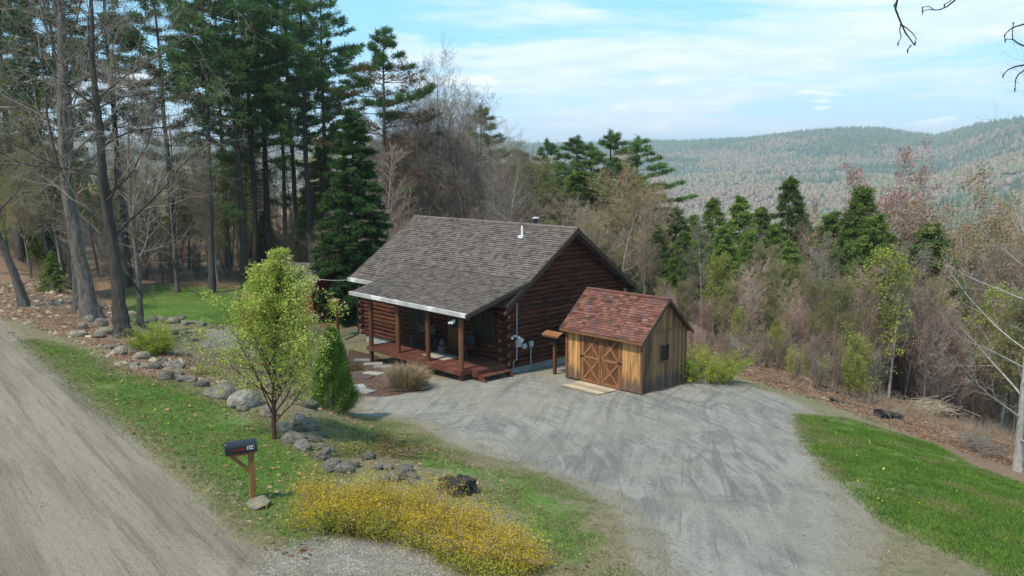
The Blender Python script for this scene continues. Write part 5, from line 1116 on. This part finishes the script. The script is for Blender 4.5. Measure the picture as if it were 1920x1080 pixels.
# fallen wood on the right bank
def log(label, a, b_, r, m, name='fallen_log', cat='log'):
    A_ = G(*a); B_ = G(*b_); mb = MB(); n = 6; pts = [A_.lerp(B_, i/n)+Vector((0, 0, r*.7+random.gauss(0, .03))) for i in range(n+1)]
    mb.tube([q_-A_ for q_ in pts], [r*(1-.4*i/n) for i in range(n+1)], 8); o = mb.build(name, m, smooth=True); o.location = A_; tag(o, label, cat)
log('dark rotting log lying in the leaf litter above the right grass strip', (1645, 782), (1690, 788), .2, M_barkdark)
log('thin grey log lying across the leaves at the bank top', (1555, 752), (1650, 772), .07, M_bark)
rg = np.random.RandomState(8)
for (px, py, w_, l, m, rad_) in [(1850, 770, 2.6, 'long pile of pale fallen birch limbs in the leaf litter left of the birch', M_barkpale, .018), (1740, 776, 1.5, 'smaller heap of pale fallen branches right of the rotting log', M_twigtan, .014), (1835, 850, .8, 'grey-green heap of cut brush in the leaves near the birch foot', M_twig, .009)]:
    p = G(px, py); n = 130; c = rg.randn(n, 3)*[w_*.4, .5, .14]+[0, 0, .38]; d = rg.randn(n, 3)*[1, .35, .1]; d /= np.linalg.norm(d, axis=1)[:, None]; L = (w_*.5*(.4+.8*rg.rand(n)))[:, None]
    a = c-d*L; b_ = c+d*L; mid = c+rg.randn(n, 3)*[.1, .1, .05]; V1, F1 = prisms(np.concatenate([a, mid]), np.concatenate([mid, b_]), np.concatenate([np.full(n, rad_), np.full(n, rad_)]), np.concatenate([np.full(n, rad_), np.full(n, rad_*.4)]), 4)
    o = link('brush_pile', npmesh('brush_pile', V1, F1, m, v=np.full(len(V1), .5))); o.location = p; tag(o, l, 'brush pile')
# ------------------------------------------------------------------ grass blades, weeds, leaves, gravel
def zone_points(P, n, seed, soft=.0, extra=None):
    rg = np.random.RandomState(seed); lo = P.min(0)-soft; hi = P.max(0)+soft; pts = rg.rand(n, 2)*(hi-lo)+lo; d = sdf(P, pts[:, 0], pts[:, 1]); return pts[(d > -soft*rg.rand(n))], rg
def blades(pts, rg, h, wd, lean=.5):
    n = len(pts); z = height(pts[:, 0], pts[:, 1])-.01; b_ = np.stack([pts[:, 0], pts[:, 1], z], 1); a = rg.rand(n)*6.28; s_ = np.stack([np.cos(a), np.sin(a), 0*a], 1)*wd*(.6+.8*rg.rand(n))[:, None]
    hh = h*(.4+.9*rg.rand(n)); tip = b_+np.stack([rg.randn(n)*lean*hh, rg.randn(n)*lean*hh, hh], 1); V = np.stack([b_-s_, b_+s_, tip], 1).reshape(-1, 3); return V, np.arange(3*n).reshape(-1, 3), np.repeat(rg.rand(n), 3)
M_grass = mat('grass_blade', (.15, .24, .042), (.085, .165, .028), 1.1, .9, 0, .45, trans=.35, c3=(.22, .215, .085), coord='Object')
M_dry = mat('dry_grass_blade', (.27, .225, .13), (.19, .155, .085), .8, .9, 0, .4, trans=.25)
Vs = []; Fs = []; vs = []; o_ = 0
def addb(r):
    global o_
    V, F, v = r; Vs.append(V); Fs.append(F+o_); vs.append(v); o_ += len(V)
def clump(pts, rg, s=.9, th=-.05, sd_=31): return pts[(vnoise(pts[:, 0], pts[:, 1], s, sd_)+.5*vnoise(pts[:, 0], pts[:, 1], s*3.1, sd_+1)+rg.randn(len(pts))*.10) > th]
for (P_, n, sd_, h, th) in [(VERGE, 380000, 1, .055, -.33), (MIDG, 190000, 2, .05, -.12), (LAWNR, 330000, 3, .07, -.36), (LAWNL, 60000, 4, .09, -.6)]:
    pts, rg = zone_points(P_, n, sd_, (.5 if sd_ == 3 else .7)); pts = clump(pts, rg, th=th); addb(blades(pts, rg, h, .006 if sd_ < 3 else .009))
tag(link('grass', npmesh('grass', np.concatenate(Vs), np.concatenate(Fs), M_grass, v=np.concatenate(vs))), 'short green grass growing along the verge, driveway edges and lawns', 'grass', kind='stuff')
Vs = []; Fs = []; vs = []; o_ = 0
BANK = poly([(380, 690), (440, 660), (560, 640), (640, 770), (700, 800), (900, 880), (1180, 1079), (960, 1079), (850, 900), (640, 860), (520, 800), (430, 745)])
EDGE = np.array([[-6, 9], [16, 9], [16, 34], [-6, 34]], float)
VW = poly([(20, 625), (250, 700), (500, 790), (650, 890), (560, 1060), (420, 930), (300, 840), (150, 730)])
for (P_, n, sd_, h) in [(BANK, 160000, 5, .11), (EDGE, 260000, 8, .06), (VW, 90000, 6, .045), (LAWNR, 30000, 7, .06)]:
    pts, rg = zone_points(P_, n, sd_, .8); pts = clump(pts, rg, 1.1, -.05, 41) if sd_ != 8 else clump(pts[np.abs(sdf(DRIVE, pts[:, 0], pts[:, 1])+.3) < 1.1], rg, 1.6, .08, 47); addb(blades(pts, rg, h, .006, 1.1))
tag(link('dry_grass', npmesh('dry_grass', np.concatenate(Vs), np.concatenate(Fs), M_dry, v=np.concatenate(vs))), 'straw coloured dead grass and weeds on the bank and verges', 'grass', kind='stuff')
M_dleaf = mat('dead_leaf', (.27, .165, .095), (.16, .085, .05), 1.0, .9, 0, .5, trans=.15, c3=(.36, .27, .18))
RWOOD = poly([(1380, 716), (1480, 748), (1560, 775), (1700, 820), (1800, 868), (1920, 912), (2150, 990), (2250, 760), (1900, 640), (1500, 640), (1350, 660)])
a1, rg = zone_points(LITTER1, 60000, 11, .4); a1 = clump(a1, rg, 1.2, -.35, 51); a2, rg2 = (lambda q: (q[(.8*q[:, 0]+.6*q[:, 1] > 29.3) & (q[:, 0] > 8) & (sdf(LAWNR, q[:, 0], q[:, 1]) < .2) & (sdf(DRIVE, q[:, 0], q[:, 1]) < .3)], rg))(rg.rand(150000, 2)*[34, 32]+[8, 18]); a3, rg3 = zone_points(VW, 9000, 13, .3); a4, rg4 = zone_points(BANK, 9000, 14, .3); pts = np.concatenate([a1, a2, a3, a4])
Pp = np.stack([pts[:, 0], pts[:, 1], height(pts[:, 0], pts[:, 1])+.012], 1); V, F, v = leaves(Pp, .10, rg, .75, None, 1, 1, 0, True); q_ = V.reshape(-1, 4, 3); q_[:, :, 2] = q_[:, :1, 2]+(q_[:, :, 2]-q_[:, :1, 2])*.45; tag(link('leaf_litter', npmesh('leaf_litter', q_.reshape(-1, 3), F, M_dleaf, v=v)), 'brown fallen leaves covering the banks under the trees', 'leaves', kind='stuff')
M_peb = mat('pebble', (.225, .21, .18), (.14, .13, .115), 2, .95, 0, .5)
def pebbles(pts, rg, s):
    n = len(pts); z = height(pts[:, 0], pts[:, 1]); c = np.stack([pts[:, 0], pts[:, 1], z], 1); base = np.array([[1, 0, 0], [-.5, .87, 0], [-.5, -.87, 0], [0, 0, .8], [-.9, .1, .3], [.4, .7, .35]]); sz = s*(.4+rg.rand(n)**2*1.3)
    V = c[:, None]+base[None]*sz[:, None, None]*(1+.35*rg.randn(n, 6, 1)); F = np.array([[0, 5, 3], [5, 1, 3], [1, 4, 3], [4, 2, 3], [2, 0, 3]]); return V.reshape(-1, 3), (F[None]+(np.arange(n)*6)[:, None, None]).reshape(-1, 3), np.repeat(rg.rand(n), 6)
g1, r1_ = zone_points(DRIVE, 110000, 21, .5); g2, r2_ = zone_points(PATCH, 16000, 22, .3); g3, r3_ = zone_points(VW, 9000, 23, .3); g4, r4_ = zone_points(POND, 2000, 24)
g5 = clump(r1_.rand(26000, 2)*[26, 30]+[-24, 8], r1_, 1.0, .0, 61); s_ = roads(g5[:, 0], g5[:, 1]); g5 = g5[(s_ < .6) & (s_ > -8)]
V, F, v = pebbles(np.concatenate([g1, g2[:9000], g3, g4, g5]), r1_, .012); tag(link('gravel', npmesh('gravel', V, F, M_peb, v=v)), 'loose grey gravel stones on the driveway and road edges', 'gravel', kind='stuff')
# dry stalks, seedlings and dead ferns on the leaf covered slope
q_ = rg.rand(1900, 2)*[40, 40]+[6, 20]; q_ = q_[(.8*q_[:, 0]+.6*q_[:, 1] > 30.5) & (sdf(LAWNR, q_[:, 0], q_[:, 1]) < -.6) & (sdf(DRIVE, q_[:, 0], q_[:, 1]) < -.8)]; q2 = rg.rand(2600, 2)*[60, 50]+[-50, 56]; q3, _ = zone_points(LITTER1, 260, 77); q_ = np.concatenate([q_, q2, q3])
n = len(q_); b_ = np.stack([q_[:, 0], q_[:, 1], height(q_[:, 0], q_[:, 1])], 1); S0 = []; S1 = []; 
for i in range(7): 
    tip = b_+np.stack([rg.randn(n)*.3, rg.randn(n)*.3, .15+.6*rg.rand(n)**1.8*(1+.5*(b_[:, 1] > 40))], 1); S0.append(b_+rg.randn(n, 3)*[.08, .08, 0]); S1.append(tip); m_ = tip*.5+b_*.5; S0.append(m_); S1.append(m_+rg.randn(n, 3)*[.2, .2, .1]+[0, 0, .2])
S0 = np.concatenate(S0); S1 = np.concatenate(S1); V, F = prisms(S0, S1, np.full(len(S0), .008), np.full(len(S0), .003), 3)
tag(link('undergrowth', npmesh('undergrowth', V, F, M_twigbrown, v=np.repeat(rg.rand(len(V)//6), 6))), 'dry brown stalks and seedlings standing in the fallen leaves', 'undergrowth', kind='stuff')
# small leaf-litter stones under the left trees
c1, rc = zone_points(LITTER1, 2600, 25, .2); V, F, v = pebbles(c1, rc, .09); tag(link('small_stones', npmesh('small_stones', V, F, M_rocktan, v=v)), 'small tan stones strewn through the leaves below the left trees', 'stones', kind='stuff')
# dandelions
M_dan = mat('dandelion_yellow', (.75, .58, .03), (.65, .5, .03), 3, .8, 0, .1)
a, rg = zone_points(VERGE, 110, 31); b2, _ = zone_points(LAWNR, 50, 32); pts = np.concatenate([a, b2]); Pp = np.stack([pts[:, 0], pts[:, 1], height(pts[:, 0], pts[:, 1])+.05], 1); V, F, v = leaves(Pp, .028, rg, 1.2, None, 1, 3, .008, True)
tag(link('dandelions', npmesh('dandelions', V, F, M_dan, v=v)), 'tiny yellow dandelions dotted through the grass', 'flowers', kind='stuff')
LAND = [(-400, 90, 'at the left photo edge'), (90, 290, 'behind the thick bare maples'), (290, 420, 'above the back lawn'), (420, 560, 'behind the young leafing tree'), (560, 690, 'around the dark spruce'), (690, 790, 'between the spruce and the ridge end'), (790, 890, 'above the left half of the cabin ridge'), (890, 990, 'above the middle of the cabin ridge'), (990, 1090, 'above the gable peak'), (1090, 1200, 'behind the shed roof'), (1200, 1310, 'just right of the shed roof'), (1310, 1420, 'above the lime shrub'), (1420, 1540, 'above the driveway curve'), (1540, 1660, 'above the grass strip tip'), (1660, 1790, 'above the fallen log'), (1790, 2600, 'around the white birch')]
ORD = ['leftmost', 'second', 'third', 'fourth', 'fifth', 'sixth', 'seventh', 'eighth', 'ninth', 'tenth', 'eleventh', 'twelfth', 'thirteenth', 'fourteenth', 'fifteenth', 'sixteenth', 'seventeenth', 'eighteenth', 'nineteenth', 'twentieth', 'twenty-first', 'twenty-second', 'twenty-third', 'twenty-fourth', 'twenty-fifth']
KW = {'pine tall': 'tall pine', 'low purplish': 'low brush clump', 'low brown': 'low brown brush', 'purplish brown': 'thicket sapling', 'slender grey': 'slender wood tree', 'slender bare': 'bare grey tree', 'tan budding': 'tan budding tree', 'bare tree': 'bare slope tree', 'brown undergrowth': 'undergrowth bush', 'brown bush': 'brown bush', 'pale bare': 'far pale tree', 'tan and': 'orange-tan tree', 'tall pine': 'tall pine trunk'}
def relabel():
    from collections import defaultdict
    gs = defaultdict(list)
    for o in col.objects:
        if o.parent is None and o.get('group') and o.get('label'): gs[(o['group'], o['label'])].append(o)
    for (g_, l_), os_ in gs.items():
        if len(os_) > 1 and ('rock' in l_ or 'stone' in l_):
            for i, o in enumerate(sorted(os_, key=lambda o: o.location.x/o.location.y)): o['label'] = ORD[i]+(' ' if i == 0 else ' from left, ')+l_
            continue
        if len(os_) < 4: continue
        kw = next((v_ for k_, v_ in KW.items() if l_.startswith(k_)), None)
        if not kw: continue
        b = defaultdict(list)
        for o in os_:
            px = 960+FPX*o.location.x/(o.location.y*CA+7*SA); z_ = next((z[2] for z in LAND if z[0] <= px < z[1]), 'around the white birch'); b[z_].append((px, o))
        for z_, lst in b.items():
            lst.sort(key=lambda q: q[0])
            for i, (px, o) in enumerate(lst):
                o['label'] = (kw+' '+z_) if len(lst) == 1 else (ORD[min(i, 24)]+(' ' if i == 0 else ' from left, ')+kw+' '+z_)
                if len(lst) == 1: o['label'] = 'only '+o['label']
relabel()
# prototypes that were never planted
for k in P:
    if k not in used:
        for ch in list(P[k].children): bpy.data.objects.remove(ch)
        bpy.data.objects.remove(P[k])
# ------------------------------------------------------------------ air
import bmesh
HZ_MAX = float(HZ.max())+60
bm = bmesh.new(); bmesh.ops.create_cube(bm, size=1); me = bpy.data.meshes.new('haze'); bm.to_mesh(me); bm.free(); ha = link('haze', me)
zlo = min(float(HZ.min()), float(ZZ.min()))-3; ha.scale = (19000, 19000, HZ_MAX-zlo); ha.location = (0, 0, (HZ_MAX+zlo)/2); tag(ha, kind='stuff')
ha['label'] = 'thin pale blue air haze over the valley'; ha['category'] = 'haze'
hm = bpy.data.materials.new('haze'); hm.use_nodes = True; t = NT(hm.node_tree); pv = t.n('ShaderNodeVolumePrincipled'); pv.inputs['Color'].default_value = (.86, .93, 1, 1); pv.inputs['Density'].default_value = .00021; pv.inputs['Anisotropy'].default_value = .2
t.l(pv.outputs[0], t.n('ShaderNodeOutputMaterial').inputs['Volume']); me.materials.append(hm)
